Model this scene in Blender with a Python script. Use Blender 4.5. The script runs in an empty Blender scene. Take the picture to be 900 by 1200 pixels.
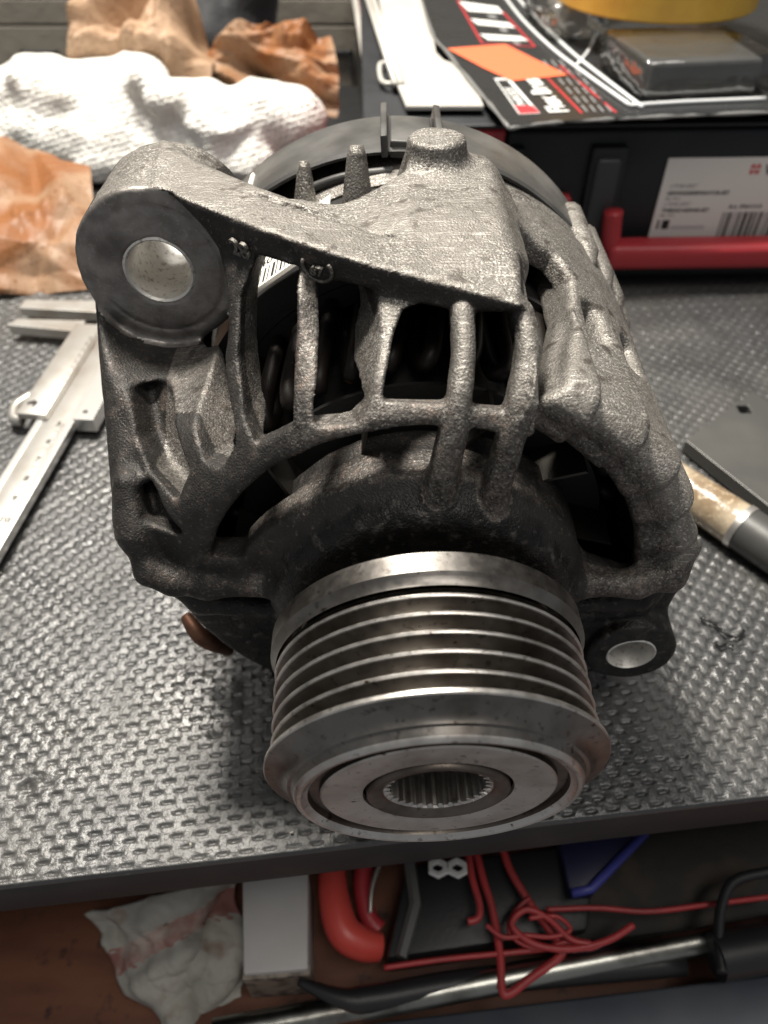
import bpy, bmesh, math, random
import numpy as np
from mathutils import Vector, Matrix, noise as mnoise

R = math.radians
MM = 0.001
sc = bpy.context.scene
C = sc.collection

# ------------------------------------------------------------------ camera, light, exposure
CAM_H, PITCH, FPX = 186.0, R(46.0), 873.0
cd = bpy.data.cameras.new('camera'); cam = bpy.data.objects.new('camera', cd); C.objects.link(cam)
cam.location = (0, 0, CAM_H * MM); cam.rotation_euler = (R(90) - PITCH, 0, 0)
cd.sensor_fit = 'VERTICAL'; cd.sensor_height = 36; cd.sensor_width = 27; cd.lens = 36 * FPX / 1200
cd.clip_start = 0.01; cd.clip_end = 20
cd.dof.use_dof = True; cd.dof.focus_distance = 0.150; cd.dof.aperture_fstop = 17
sc.camera = cam
w = bpy.data.worlds.new('World'); sc.world = w; w.use_nodes = True
bg = w.node_tree.nodes['Background']; bg.inputs[0].default_value = (0.95, 0.97, 1.0, 1); bg.inputs[1].default_value = 0.21
sc.view_settings.view_transform = 'Standard'; sc.view_settings.look = 'None'
sc.view_settings.exposure = 0.15; sc.view_settings.gamma = 1.0

def lamp(name, loc, target, power, size, col, shape='DISK', size_y=None):
    l = bpy.data.lights.new(name, 'AREA'); l.energy = power; l.shape = shape; l.size = size; l.color = col
    if size_y: l.size_y = size_y
    o = bpy.data.objects.new(name, l); C.objects.link(o); o.location = loc
    o.rotation_euler = (Vector(target) - Vector(loc)).to_track_quat('-Z', 'Y').to_euler()
    return o
lamp('work_lamp', (-0.20, 0.50, 1.08), (0, 0.15, 0.04), 23.0, 0.22, (1.0, 0.94, 0.85), 'RECTANGLE', 0.12)
lamp('sheen_fill', (-0.10, 0.72, 0.90), (0, 0.18, 0.03), 3.4, 0.60, (1.0, 0.95, 0.87), 'RECTANGLE', 0.10)  # unseen fill added to put a sheen on the mat
lamp('front_fill', (0.35, -0.25, 1.5), (0, 0.15, 0.0), 6.5, 0.9, (1.0, 0.95, 0.88), 'RECTANGLE', 0.3)  # unseen soft fill added to lift the front faces

# ------------------------------------------------------------------ helpers
def ray(px, py):
    u = (px - 450) / FPX; v = (600 - py) / FPX; c, s = math.cos(PITCH), math.sin(PITCH)
    return (u, c + v * s, -s + v * c)
def at(px, py, z=None, Y=None):
    d = ray(px, py); t = Y / d[1] if Y is not None else (z - CAM_H) / d[2]
    return Vector((d[0] * t, d[1] * t, CAM_H + d[2] * t))

def tag(o, label=None, cat=None, group=None, kind=None):
    if label: o['label'] = label
    if cat: o['category'] = cat
    if group: o['group'] = group
    if kind: o['kind'] = kind
    return o
def empty(name, loc):
    o = bpy.data.objects.new(name, None); C.objects.link(o); o.location = Vector(loc) * MM; o.empty_display_size = 0.01
    return o
def link(name, me, m=None, parent=None):
    """mesh given in world millimetres already scaled to metres; parents keep the world place"""
    o = bpy.data.objects.new(name, me); C.objects.link(o)
    if m is not None:
        for k in (m if isinstance(m, (list, tuple)) else [m]): me.materials.append(k)
    if parent is not None:
        o.parent = parent
        if parent.name != 'pulley':
            q = parent; off = Vector((0, 0, 0))
            while q is not None:
                off += q.location; q = q.parent
            o.location = -off
    return o
def mesh_np(name, V, F, smooth=True):
    me = bpy.data.meshes.new(name)
    V = np.asarray(V, np.float32) * MM
    F = np.asarray(F, np.int32); n = F.shape[1]
    me.vertices.add(len(V)); me.vertices.foreach_set('co', V.ravel())
    me.loops.add(F.size); me.loops.foreach_set('vertex_index', F.ravel())
    me.polygons.add(len(F)); me.polygons.foreach_set('loop_start', np.arange(0, F.size, n, dtype=np.int32))
    me.update(calc_edges=True); me.validate()
    me.polygons.foreach_set('use_smooth', np.full(len(me.polygons), smooth)); me.update()
    return me
class MB:
    def __init__(s): s.v = []; s.f = []
    def add(s, V, F):
        k = len(s.v); s.v += [tuple(p) for p in V]; s.f += [tuple(i + k for i in q) for q in F]; return s
    def box(s, x0, x1, y0, y1, z0, z1, bev=0.0, M=None):
        bm = bmesh.new(); bmesh.ops.create_cube(bm, size=1)
        for v in bm.verts: v.co = ((x0 + x1) / 2 + v.co.x * (x1 - x0), (y0 + y1) / 2 + v.co.y * (y1 - y0), (z0 + z1) / 2 + v.co.z * (z1 - z0))
        if bev: bmesh.ops.bevel(bm, geom=bm.edges[:], offset=bev, segments=3, profile=0.5, affect='EDGES')
        if M is not None: bm.transform(M)
        bm.verts.index_update()
        s.add([v.co[:] for v in bm.verts], [[v.index for v in f.verts] for f in bm.faces]); bm.free(); return s
    def prism(s, pts, z0, z1, bev=0.0, M=None):
        bm = bmesh.new(); vs = [bm.verts.new((p[0], p[1], z0)) for p in pts]; f = bm.faces.new(vs)
        r = bmesh.ops.extrude_face_region(bm, geom=[f])
        for v in r['geom']:
            if isinstance(v, bmesh.types.BMVert): v.co.z = z1
        bmesh.ops.recalc_face_normals(bm, faces=bm.faces[:])
        if bev: bmesh.ops.bevel(bm, geom=bm.edges[:], offset=bev, segments=2, profile=0.5, affect='EDGES')
        if M is not None: bm.transform(M)
        bm.verts.index_update()
        s.add([v.co[:] for v in bm.verts], [[v.index for v in f.verts] for f in bm.faces]); bm.free(); return s
    def tube(s, P, rad, n=10, caps=True):
        P = [Vector(p) for p in P]; rr = rad if isinstance(rad, (list, tuple)) else [rad] * len(P)
        V = []; F = []; prev = None
        for i, p in enumerate(P):
            t = (P[min(i + 1, len(P) - 1)] - P[max(i - 1, 0)]).normalized()
            a = t.orthogonal().normalized() if prev is None else (prev - t * prev.dot(t)).normalized()
            prev = a; b = t.cross(a)
            for k in range(n):
                g = 2 * math.pi * k / n; V.append(p + (a * math.cos(g) + b * math.sin(g)) * rr[i])
        for i in range(len(P) - 1):
            for k in range(n): F.append((i * n + k, i * n + (k + 1) % n, (i + 1) * n + (k + 1) % n, (i + 1) * n + k))
        if caps: F.append(tuple(range(n))[::-1]); F.append(tuple((len(P) - 1) * n + k for k in range(n)))
        return s.add(V, F)
    def lathe(s, prof, cx, cz, n=128, M=None, closed=False, sub=None):
        """profile of (y, r) turned about the line x=cx, z=cz that runs along y"""
        V = []; F = []; m = len(prof)
        for k in range(n):
            g = 2 * math.pi * k / n; sn, cs = math.sin(g), math.cos(g)
            for (y, r) in prof: V.append((cx + r * sn, y, cz + r * cs))
        for k in range(n):
            q = (k + 1) % n
            for i in range(m if closed else m - 1): F.append((k * m + i, k * m + (i + 1) % m, q * m + (i + 1) % m, q * m + i))
        if M is not None: V = [M @ Vector(p) for p in V]
        return s.add(V, F)
    def build(s, name, m=None, parent=None, smooth=False, auto=None):
        me = bpy.data.meshes.new(name); me.from_pydata([tuple(c * MM for c in p) for p in s.v], [], s.f)
        bm = bmesh.new(); bm.from_mesh(me); bmesh.ops.recalc_face_normals(bm, faces=bm.faces[:])
        bm.to_mesh(me); bm.free()
        if smooth or auto:
            for p in me.polygons: p.use_smooth = True
        if auto: me.set_sharp_from_angle(angle=R(auto))
        return link(name, me, m, parent)
def spline(P, n=8):
    P = [Vector(p) for p in P]; out = []
    for i in range(len(P) - 1):
        a, b, c, d = P[max(i - 1, 0)], P[i], P[i + 1], P[min(i + 2, len(P) - 1)]
        for k in range(n):
            t = k / n
            out.append(0.5 * ((2 * b) + (c - a) * t + (2 * a - 5 * b + 4 * c - d) * t * t + (3 * b - a - 3 * c + d) * t ** 3))
    out.append(P[-1]); return out
def text(name, s, size, M, m, parent, ext=0.05, shear=0.0, bold=0.0):
    cu = bpy.data.curves.new(name, 'FONT'); cu.body = s; cu.size = size; cu.extrude = ext; cu.shear = shear; cu.offset = bold
    cu.resolution_u = 3
    o = bpy.data.objects.new(name, cu); C.objects.link(o); dg = bpy.context.evaluated_depsgraph_get()
    me = bpy.data.meshes.new_from_object(o.evaluated_get(dg)); bpy.data.objects.remove(o); bpy.data.curves.remove(cu)
    me.transform(Matrix.Scale(MM, 4) @ M); return link(name, me, m, parent)
def frame(o, ex, ey):
    """matrix whose x and y run along ex, ey with origin o (mm)"""
    ex = Vector(ex).normalized(); ez = ex.cross(Vector(ey)).normalized(); ey = ez.cross(ex)
    return Matrix(((ex.x, ey.x, ez.x, o[0]), (ex.y, ey.y, ez.y, o[1]), (ex.z, ey.z, ez.z, o[2]), (0, 0, 0, 1)))

# ------------------------------------------------------------------ materials
def mat(name, col, metal=0.0, rough=0.5, var=None, bump=None, spec=0.5, rvar=None, trans=0.0, coat=0.0, ior=1.45, alpha=1.0, sheen=0.0):
    """var: list of (scale per m, colour, lo, hi, detail[, stretch]); bump: list of (scale, distance in mm, detail)"""
    m = bpy.data.materials.new(name); m.use_nodes = True; nt = m.node_tree; N = nt.nodes; L = nt.links
    b = N['Principled BSDF']; tc = N.new('ShaderNodeTexCoord')
    b.inputs['Metallic'].default_value = metal; b.inputs['Roughness'].default_value = rough
    b.inputs['Specular IOR Level'].default_value = spec; b.inputs['Transmission Weight'].default_value = trans
    b.inputs['Coat Weight'].default_value = coat; b.inputs['IOR'].default_value = ior; b.inputs['Alpha'].default_value = alpha
    b.inputs['Sheen Weight'].default_value = sheen
    def noise(scale, detail, stretch=None, ofs=0.0):
        n = N.new('ShaderNodeTexNoise'); n.inputs['Scale'].default_value = scale; n.inputs['Detail'].default_value = detail
        mp = N.new('ShaderNodeMapping'); mp.inputs['Location'].default_value = (ofs, ofs * .7, -ofs)
        if stretch: mp.inputs['Scale'].default_value = stretch
        L.new(tc.outputs['Object'], mp.inputs['Vector']); L.new(mp.outputs[0], n.inputs['Vector'])
        return n.outputs['Fac']
    prev = None
    for i, v in enumerate(var or []):
        f = noise(v[0], v[4], v[5] if len(v) > 5 else None, 1.3 * i + .37)
        mr = N.new('ShaderNodeMapRange'); mr.inputs['From Min'].default_value = v[2]; mr.inputs['From Max'].default_value = v[3]
        L.new(f, mr.inputs['Value']); mx = N.new('ShaderNodeMix'); mx.data_type = 'RGBA'
        L.new(mr.outputs[0], mx.inputs[0])
        if prev is None: mx.inputs[6].default_value = (*col, 1)
        else: L.new(prev, mx.inputs[6])
        mx.inputs[7].default_value = (*v[1], 1); prev = mx.outputs[2]
    if prev is None: b.inputs['Base Color'].default_value = (*col, 1)
    else: L.new(prev, b.inputs['Base Color'])
    if rvar:
        f = noise(rvar[0], 4, None, 5.1); mr = N.new('ShaderNodeMapRange'); mr.inputs['To Min'].default_value = rvar[1]; mr.inputs['To Max'].default_value = rvar[2]
        mr.inputs['From Min'].default_value = .3; mr.inputs['From Max'].default_value = .7
        L.new(f, mr.inputs['Value']); L.new(mr.outputs[0], b.inputs['Roughness'])
    pn = None
    for i, (s_, d_, det) in enumerate(bump or []):
        f = noise(s_, det, None, 2.9 * i + 7.7); bp = N.new('ShaderNodeBump'); bp.inputs['Distance'].default_value = d_ * MM; bp.inputs['Strength'].default_value = 1.0
        L.new(f, bp.inputs['Height'])
        if pn is not None: L.new(pn, bp.inputs['Normal'])
        pn = bp.outputs[0]
    if pn is not None: L.new(pn, b.inputs['Normal'])
    m['nodes_bsdf'] = 1
    return m

def cast_metal():
    """one cast aluminium for the whole casting; the mesh attribute holds oily dirt plus some painted shade and light"""
    m = mat('cast_aluminium', (0.185, 0.174, 0.158), 0.6, 0.53, var=[(90, (0.14, 0.13, 0.117), .45, .65, 4), (2100, (0.40, 0.38, 0.35), .55, .64, 2), (1900, (0.08, 0.072, 0.064), .58, .68, 2)],
            bump=[(2200, 0.22, 2), (600, 0.09, 3)], rvar=(400, .46, .66))
    N = m.node_tree.nodes; L = m.node_tree.links; b = N['Principled BSDF']; clean = b.inputs['Base Color'].links[0].from_socket
    b_clean_in = clean
    tc = N.new('ShaderNodeTexCoord'); at_ = N.new('ShaderNodeAttribute'); at_.attribute_name = 'grime_shade'
    def nz(scale, det):
        n = N.new('ShaderNodeTexNoise'); n.inputs['Scale'].default_value = scale; n.inputs['Detail'].default_value = det; L.new(tc.outputs['Object'], n.inputs['Vector']); return n.outputs['Fac']
    def mr(v, a, b_, c=0, d=1):
        q = N.new('ShaderNodeMapRange'); L.new(v, q.inputs[0]); q.inputs[1].default_value = a; q.inputs[2].default_value = b_; q.inputs[3].default_value = c; q.inputs[4].default_value = d; return q.outputs[0]
    def mix(f, c1, c2):
        q = N.new('ShaderNodeMix'); q.data_type = 'RGBA'; L.new(f, q.inputs[0])
        for k, c in ((6, c1), (7, c2)):
            if isinstance(c, tuple): q.inputs[k].default_value = (*c, 1)
            else: L.new(c, q.inputs[k])
        return q.outputs[2]
    def math_(op, a, b_):
        q = N.new('ShaderNodeMath'); q.operation = op; L.new(a, q.inputs[0])
        if isinstance(b_, float): q.inputs[1].default_value = b_
        else: L.new(b_, q.inputs[1])
        return q.outputs[0]
    clean = mix(mr(nz(60, 4), .44, .60, 0, .8), clean, (0.175, 0.163, 0.147))
    for rot, ofs in ((R(34), 3.0), (R(-52), 9.0), (R(70), 5.5)):
        mp = N.new('ShaderNodeMapping'); mp.inputs['Rotation'].default_value = (.2, .1, rot); mp.inputs['Scale'].default_value = (1, 26, 10); mp.inputs['Location'].default_value = (ofs, ofs, ofs)
        n = N.new('ShaderNodeTexNoise'); n.inputs['Scale'].default_value = 110; n.inputs['Detail'].default_value = 2; L.new(tc.outputs['Object'], mp.inputs[0]); L.new(mp.outputs[0], n.inputs['Vector'])
        clean = mix(mr(n.outputs['Fac'], .66, .70, 0, .75), clean, (0.46, 0.44, 0.405)); clean = mix(mr(nz(260, 6), .60, .70, 0, .6), clean, (0.085, 0.075, 0.065))
    rust = mix(mr(nz(600, 5), .50, .66), (0.080, 0.070, 0.063), (0.20, 0.15, 0.125))
    rust = mix(mr(nz(110, 4), .40, .62), rust, (0.042, 0.039, 0.037))
    rust = mix(mr(nz(1900, 3), .58, .70), rust, (0.30, 0.265, 0.235))
    heavy = mix(mr(nz(70, 4), .35, .65), (0.052, 0.049, 0.046), (0.030, 0.0285, 0.027)); heavy = mix(mr(nz(900, 4), .62, .74), heavy, (0.15, 0.12, 0.10))
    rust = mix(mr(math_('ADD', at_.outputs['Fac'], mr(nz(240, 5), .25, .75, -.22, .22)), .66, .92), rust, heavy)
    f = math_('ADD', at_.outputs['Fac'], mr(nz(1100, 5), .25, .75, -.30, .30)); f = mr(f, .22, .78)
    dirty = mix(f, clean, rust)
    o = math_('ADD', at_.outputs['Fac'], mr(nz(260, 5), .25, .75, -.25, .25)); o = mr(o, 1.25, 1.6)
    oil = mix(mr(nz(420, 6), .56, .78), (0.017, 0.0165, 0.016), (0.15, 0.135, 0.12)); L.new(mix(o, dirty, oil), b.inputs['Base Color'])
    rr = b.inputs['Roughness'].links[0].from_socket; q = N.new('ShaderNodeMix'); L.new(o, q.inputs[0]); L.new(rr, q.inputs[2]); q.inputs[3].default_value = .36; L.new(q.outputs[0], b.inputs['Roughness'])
    b3 = N.new('ShaderNodeBump'); b3.inputs['Distance'].default_value = 1.0 * MM; L.new(o, b3.inputs['Strength']); L.new(nz(170, 6), b3.inputs['Height'])
    L.new(b.inputs['Normal'].links[0].from_socket, b3.inputs['Normal']); L.new(b3.outputs[0], b.inputs['Normal'])
    return m
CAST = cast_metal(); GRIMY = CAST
OILY = mat('oily_black_deposit', (0.022, 0.021, 0.020), 0.3, 0.38,
           var=[(150, (0.010, 0.010, 0.010), .40, .60, 5), (500, (0.15, 0.132, 0.11), .60, .78, 6, (1, 1, 2.2))],
           bump=[(160, 1.1, 5), (900, 0.2, 3)], rvar=(200, .25, .5))
EARFACE = mat('machined_ear_face', (0.30, 0.28, 0.262), 0.7, 0.45, var=[(200, (0.19, 0.175, 0.162), .4, .65, 5), (1500, (0.36, 0.335, 0.31), .58, .75, 3), (90, (.12, .108, .10), .55, .75, 5)], bump=[(900, 0.09, 3), (250, .12, 3)], rvar=(300, .35, .55))
BRIGHT = mat('bright_bore_metal', (0.75, 0.73, 0.69), 0.6, 0.5, var=[(900, (0.42, 0.39, 0.35), .55, .7, 4)], bump=[(1400, 0.1, 2)])
def ringed_steel(name, col, rough, dark):
    m = mat(name, col, 1.0, rough, var=[(130, dark, .45, .72, 5), (700, tuple(c * .5 for c in col), .60, .70, 5), (420, (.05, .035, .025), .68, .74, 6)]); nt = m.node_tree; N = nt.nodes; L = nt.links
    tc = N.new('ShaderNodeTexCoord'); sub = N.new('ShaderNodeVectorMath'); sub.operation = 'SUBTRACT'; sub.inputs[1].default_value = (8.5 * MM, 0, 58 * MM)
    L.new(tc.outputs['Object'], sub.inputs[0]); sp = N.new('ShaderNodeSeparateXYZ'); L.new(sub.outputs[0], sp.inputs[0])
    cx = N.new('ShaderNodeCombineXYZ'); L.new(sp.outputs[0], cx.inputs[0]); L.new(sp.outputs[2], cx.inputs[1])
    ln = N.new('ShaderNodeVectorMath'); ln.operation = 'LENGTH'; L.new(cx.outputs[0], ln.inputs[0])
    c2 = N.new('ShaderNodeCombineXYZ'); L.new(ln.outputs['Value'], c2.inputs[0]); L.new(sp.outputs[1], c2.inputs[1])
    nz = N.new('ShaderNodeTexNoise'); nz.inputs['Scale'].default_value = 2600; nz.inputs['Detail'].default_value = 3; L.new(c2.outputs[0], nz.inputs['Vector'])
    bp = N.new('ShaderNodeBump'); bp.inputs['Distance'].default_value = 0.012 * MM; bp.inputs['Strength'].default_value = 1
    L.new(nz.outputs['Fac'], bp.inputs['Height'])
    n2 = N.new('ShaderNodeTexNoise'); n2.inputs['Scale'].default_value = 500; n2.inputs['Detail'].default_value = 4; L.new(tc.outputs['Object'], n2.inputs['Vector'])
    b2 = N.new('ShaderNodeBump'); b2.inputs['Distance'].default_value = 0.025 * MM; b2.inputs['Strength'].default_value = 1
    L.new(n2.outputs['Fac'], b2.inputs['Height']); L.new(bp.outputs[0], b2.inputs['Normal']); L.new(b2.outputs[0], N['Principled BSDF'].inputs['Normal'])
    mr = N.new('ShaderNodeMapRange'); mr.inputs['To Min'].default_value = rough - .10; mr.inputs['To Max'].default_value = rough + .18
    L.new(n2.outputs['Fac'], mr.inputs['Value']); L.new(mr.outputs[0], N['Principled BSDF'].inputs['Roughness'])
    return m
STEEL = ringed_steel('turned_pulley_steel', (0.21, 0.196, 0.18), 0.30, (0.12, 0.107, 0.095))
CREST = ringed_steel('lit_crest_steel', (0.60, 0.575, 0.54), 0.32, (0.38, 0.35, 0.32))  # paler copy of the pulley steel, highlights put into its colour
SEAL = ringed_steel('satin_seal_steel', (0.56, 0.525, 0.485), 0.45, (0.40, 0.365, 0.33))
HUBST = ringed_steel('dark_hub_steel', (0.17, 0.145, 0.125), 0.38, (0.08, 0.065, 0.055))
PLAST = mat('grey_black_plastic', (0.055, 0.054, 0.052), 0, 0.30, var=[(60, (0.12, 0.117, 0.11), .45, .7, 4)], bump=[(600, .03, 2)], rvar=(80, .34, .55))
COPPER = mat('dirty_varnished_winding', (0.014, 0.010, 0.008), 0.2, 0.5, var=[(60, (0.30, 0.12, 0.06), .66, .72, 3)])
DARKST = mat('dark_laminated_steel', (0.035, 0.034, 0.033), 0.5, 0.5, bump=[(700, .1, 2)])
PAPERW = mat('white_sticker_paper', (0.80, 0.78, 0.72), 0, 0.6, bump=[(700, .02, 2)])
INK = mat('black_ink', (0.02, 0.02, 0.02), 0, 0.6)
GREYINK = mat('grey_ink', (0.20, 0.20, 0.20), 0, 0.6)
REDINK = mat('red_ink', (0.55, 0.03, 0.04), 0, 0.5)
WHITEINK = mat('white_ink', (0.75, 0.75, 0.73), 0, 0.5)
RUBBER = mat('black_rubber', (0.036, 0.0365, 0.037), 0, 0.42, var=[(26, (0.060, 0.0585, 0.055), .42, .66, 5), (600, (0.10, 0.098, 0.093), .6, .75, 3)], bump=[(1300, .16, 2), (3000, .06, 2)], rvar=(45, .28, .52), spec=0.6, ior=1.6)
EDGE = mat('black_bench_edge', (0.016, 0.017, 0.018), 0, 0.5, bump=[(200, .1, 3)], var=[(60, (.03, .028, .026), .5, .7, 4)])
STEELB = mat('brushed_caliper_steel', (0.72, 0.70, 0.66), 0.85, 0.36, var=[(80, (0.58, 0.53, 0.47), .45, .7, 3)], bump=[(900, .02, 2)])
STEELG = mat('ground_edge_steel', (0.86, 0.85, 0.82), 0.8, 0.3)
KNIT = None
KRAFT = mat('brown_kraft_paper', (0.36, 0.235, 0.145), 0, 0.55, var=[(25, (0.44, 0.30, 0.20), .4, .7, 4), (400, (.30, .19, .115), .5, .7, 3)], bump=[(160, .5, 4)], spec=.4)
KRAFTO = mat('oiled_kraft_paper', (0.33, 0.21, 0.13), 0, 0.5, var=[(20, (0.25, 0.10, 0.035), .44, .56, 5), (500, (.17, .07, .025), .56, .72, 5)], bump=[(160, .5, 4)], spec=.4)
CASEBLK = mat('black_case_plastic', (0.014, 0.016, 0.019), 0, 0.5, bump=[(900, .06, 2)], rvar=(50, .4, .6))
CASERED = mat('red_case_plastic', (0.40, 0.035, 0.045), 0, 0.42, bump=[(900, .05, 2)], var=[(50, (.40, .03, .035), .4, .7, 3)])

# ------------------------------------------------------------------ signed distance volumes
class Vol:
    def __init__(s, lo, hi, h):
        s.lo = np.array(lo, float); s.h = h; s.n = np.ceil((np.array(hi) - s.lo) / h).astype(int) + 1
        s.D = np.full(s.n, 50.0, np.float32)
        s.ax = [(s.lo[i] + np.arange(s.n[i]) * h).astype(np.float32) for i in range(3)]
    def sub(s, box):
        if box is None: sl = (slice(None),) * 3
        else: sl = tuple(slice(max(0, int((box[i][0] - s.lo[i]) / s.h)), max(0, int((box[i][1] - s.lo[i]) / s.h) + 2)) for i in range(3))
        return sl, s.ax[0][sl[0]][:, None, None], s.ax[1][sl[1]][None, :, None], s.ax[2][sl[2]][None, None, :]
    def add(s, fn, box=None, k=0.0):
        sl, x, y, z = s.sub(box); a = s.D[sl]; s.D[sl] = smin(a, fn(x, y, z), k)
    def cut(s, fn, box=None, k=0.0):
        sl, x, y, z = s.sub(box); a = s.D[sl]; s.D[sl] = -smin(-a, fn(x, y, z), k)
    def mesh(s):
        return surface_nets(s.D, s.lo, s.h)
def smin(a, b, k):
    if k <= 0: return np.minimum(a, b)
    h = np.maximum(k - np.abs(a - b), 0) / k
    return np.minimum(a, b) - h * h * (k * .25)
def smax(a, b, k): return -smin(-a, -b, k)
def capsule(p, q, r0, r1=None):
    p = np.array(p, np.float32); q = np.array(q, np.float32); d = q - p; L2 = float(d @ d); r1 = r0 if r1 is None else r1
    def f(x, y, z):
        t = np.clip(((x - p[0]) * d[0] + (y - p[1]) * d[1] + (z - p[2]) * d[2]) / L2, 0, 1)
        return np.sqrt((x - p[0] - t * d[0]) ** 2 + (y - p[1] - t * d[1]) ** 2 + (z - p[2] - t * d[2]) ** 2) - (r0 + (r1 - r0) * t)
    return f
def poly2d(P, a, b):
    """signed distance to a closed polygon in the plane (a, b)"""
    P = np.array(P, np.float32); n = len(P); d = None; ins = np.zeros(np.broadcast(a, b).shape, bool)
    for i in range(n):
        p, q = P[i], P[(i + 1) % n]; e = q - p; L2 = max(float(e @ e), 1e-9)
        t = np.clip(((a - p[0]) * e[0] + (b - p[1]) * e[1]) / L2, 0, 1)
        dd = (a - p[0] - t * e[0]) ** 2 + (b - p[1] - t * e[1]) ** 2
        d = dd if d is None else np.minimum(d, dd)
        if p[1] != q[1]:
            c = ((p[1] > b) != (q[1] > b)) & (a < (q[0] - p[0]) * (b - p[1]) / (q[1] - p[1]) + p[0]); ins ^= c
    d = np.sqrt(d); return np.where(ins, -d, d)
def surface_nets(D, lo, h):
    nx, ny, nz = D.shape; ins = D < 0
    c = np.zeros((nx - 1, ny - 1, nz - 1), np.int8)
    for i in (0, 1):
        for j in (0, 1):
            for k in (0, 1): c += ins[i:nx - 1 + i, j:ny - 1 + j, k:nz - 1 + k]
    act = (c > 0) & (c < 8); I, J, K = np.nonzero(act)
    idx = np.full(act.shape, -1, np.int32); idx[I, J, K] = np.arange(len(I), dtype=np.int32)
    acc = np.zeros((len(I), 3), np.float32); cnt = np.zeros(len(I), np.float32)
    corners = [(i, j, k) for i in (0, 1) for j in (0, 1) for k in (0, 1)]
    val = {q: D[I + q[0], J + q[1], K + q[2]] for q in corners}
    for a in corners:
        for ax in range(3):
            if a[ax] == 0:
                b = list(a); b[ax] = 1; b = tuple(b); va, vb = val[a], val[b]; m = (va < 0) != (vb < 0)
                t = np.where(m, va / np.where(m, va - vb, 1), 0)
                for q in range(3): acc[:, q] += np.where(m, a[q] + (t if q == ax else 0), 0)
                cnt += m
    V = acc / cnt[:, None] + np.stack([I, J, K], 1); V = V * h + np.array(lo)
    F = []
    for ax in range(3):
        s0 = [slice(None)] * 3; s1 = [slice(None)] * 3; s0[ax] = slice(0, -1); s1[ax] = slice(1, None)
        A, B = ins[tuple(s0)], ins[tuple(s1)]; u, v = (ax + 1) % 3, (ax + 2) % 3
        m = A != B; E = np.argwhere(m); ok = (E[:, u] > 0) & (E[:, v] > 0) & (E[:, u] < D.shape[u] - 1) & (E[:, v] < D.shape[v] - 1); E = E[ok]
        fl = A[E[:, 0], E[:, 1], E[:, 2]]
        def g(du, dv):
            Q = E.copy(); Q[:, u] += du; Q[:, v] += dv; return idx[Q[:, 0], Q[:, 1], Q[:, 2]]
        q = np.stack([g(-1, -1), g(0, -1), g(0, 0), g(-1, 0)], 1); q[~fl] = q[~fl][:, ::-1]; F.append(q)
    return V.astype(np.float32), np.concatenate(F)
def vnoise(shape, lo, h, scale, seed):
    """smooth value noise on the grid, feature size in mm"""
    rs = np.random.RandomState(seed); out = None
    m = [int(shape[i] * h / scale) + 3 for i in range(3)]; G = rs.uniform(-1, 1, m).astype(np.float32)
    for a in range(3):
        p = np.arange(shape[a]) * h / scale; i = p.astype(int); f = (p - i).astype(np.float32); f = f * f * (3 - 2 * f)
        sh = [1, 1, 1]; sh[a] = -1; f = f.reshape(sh)
        G = np.take(G, i, a) * (1 - f) + np.take(G, i + 1, a) * f
    return G

# ------------------------------------------------------------------ bench and mat
EA = math.atan2(79.6 - 58.3, 97.5 + 89.9)                # the front edge runs a little askew
E0 = Vector((8.0, 69.4, 0)); EX = Vector((math.cos(EA), math.sin(EA), 0)); EY = Vector((-math.sin(EA), math.cos(EA), 0))
BM = frame(E0, EX, EY)                                    # bench frame: x along the edge, y to the back
tag(MB().box(-900, 900, 0.8, 640, -21, -3.2, 1.2, BM).build('bench_top', EDGE, auto=40), kind='structure')

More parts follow.
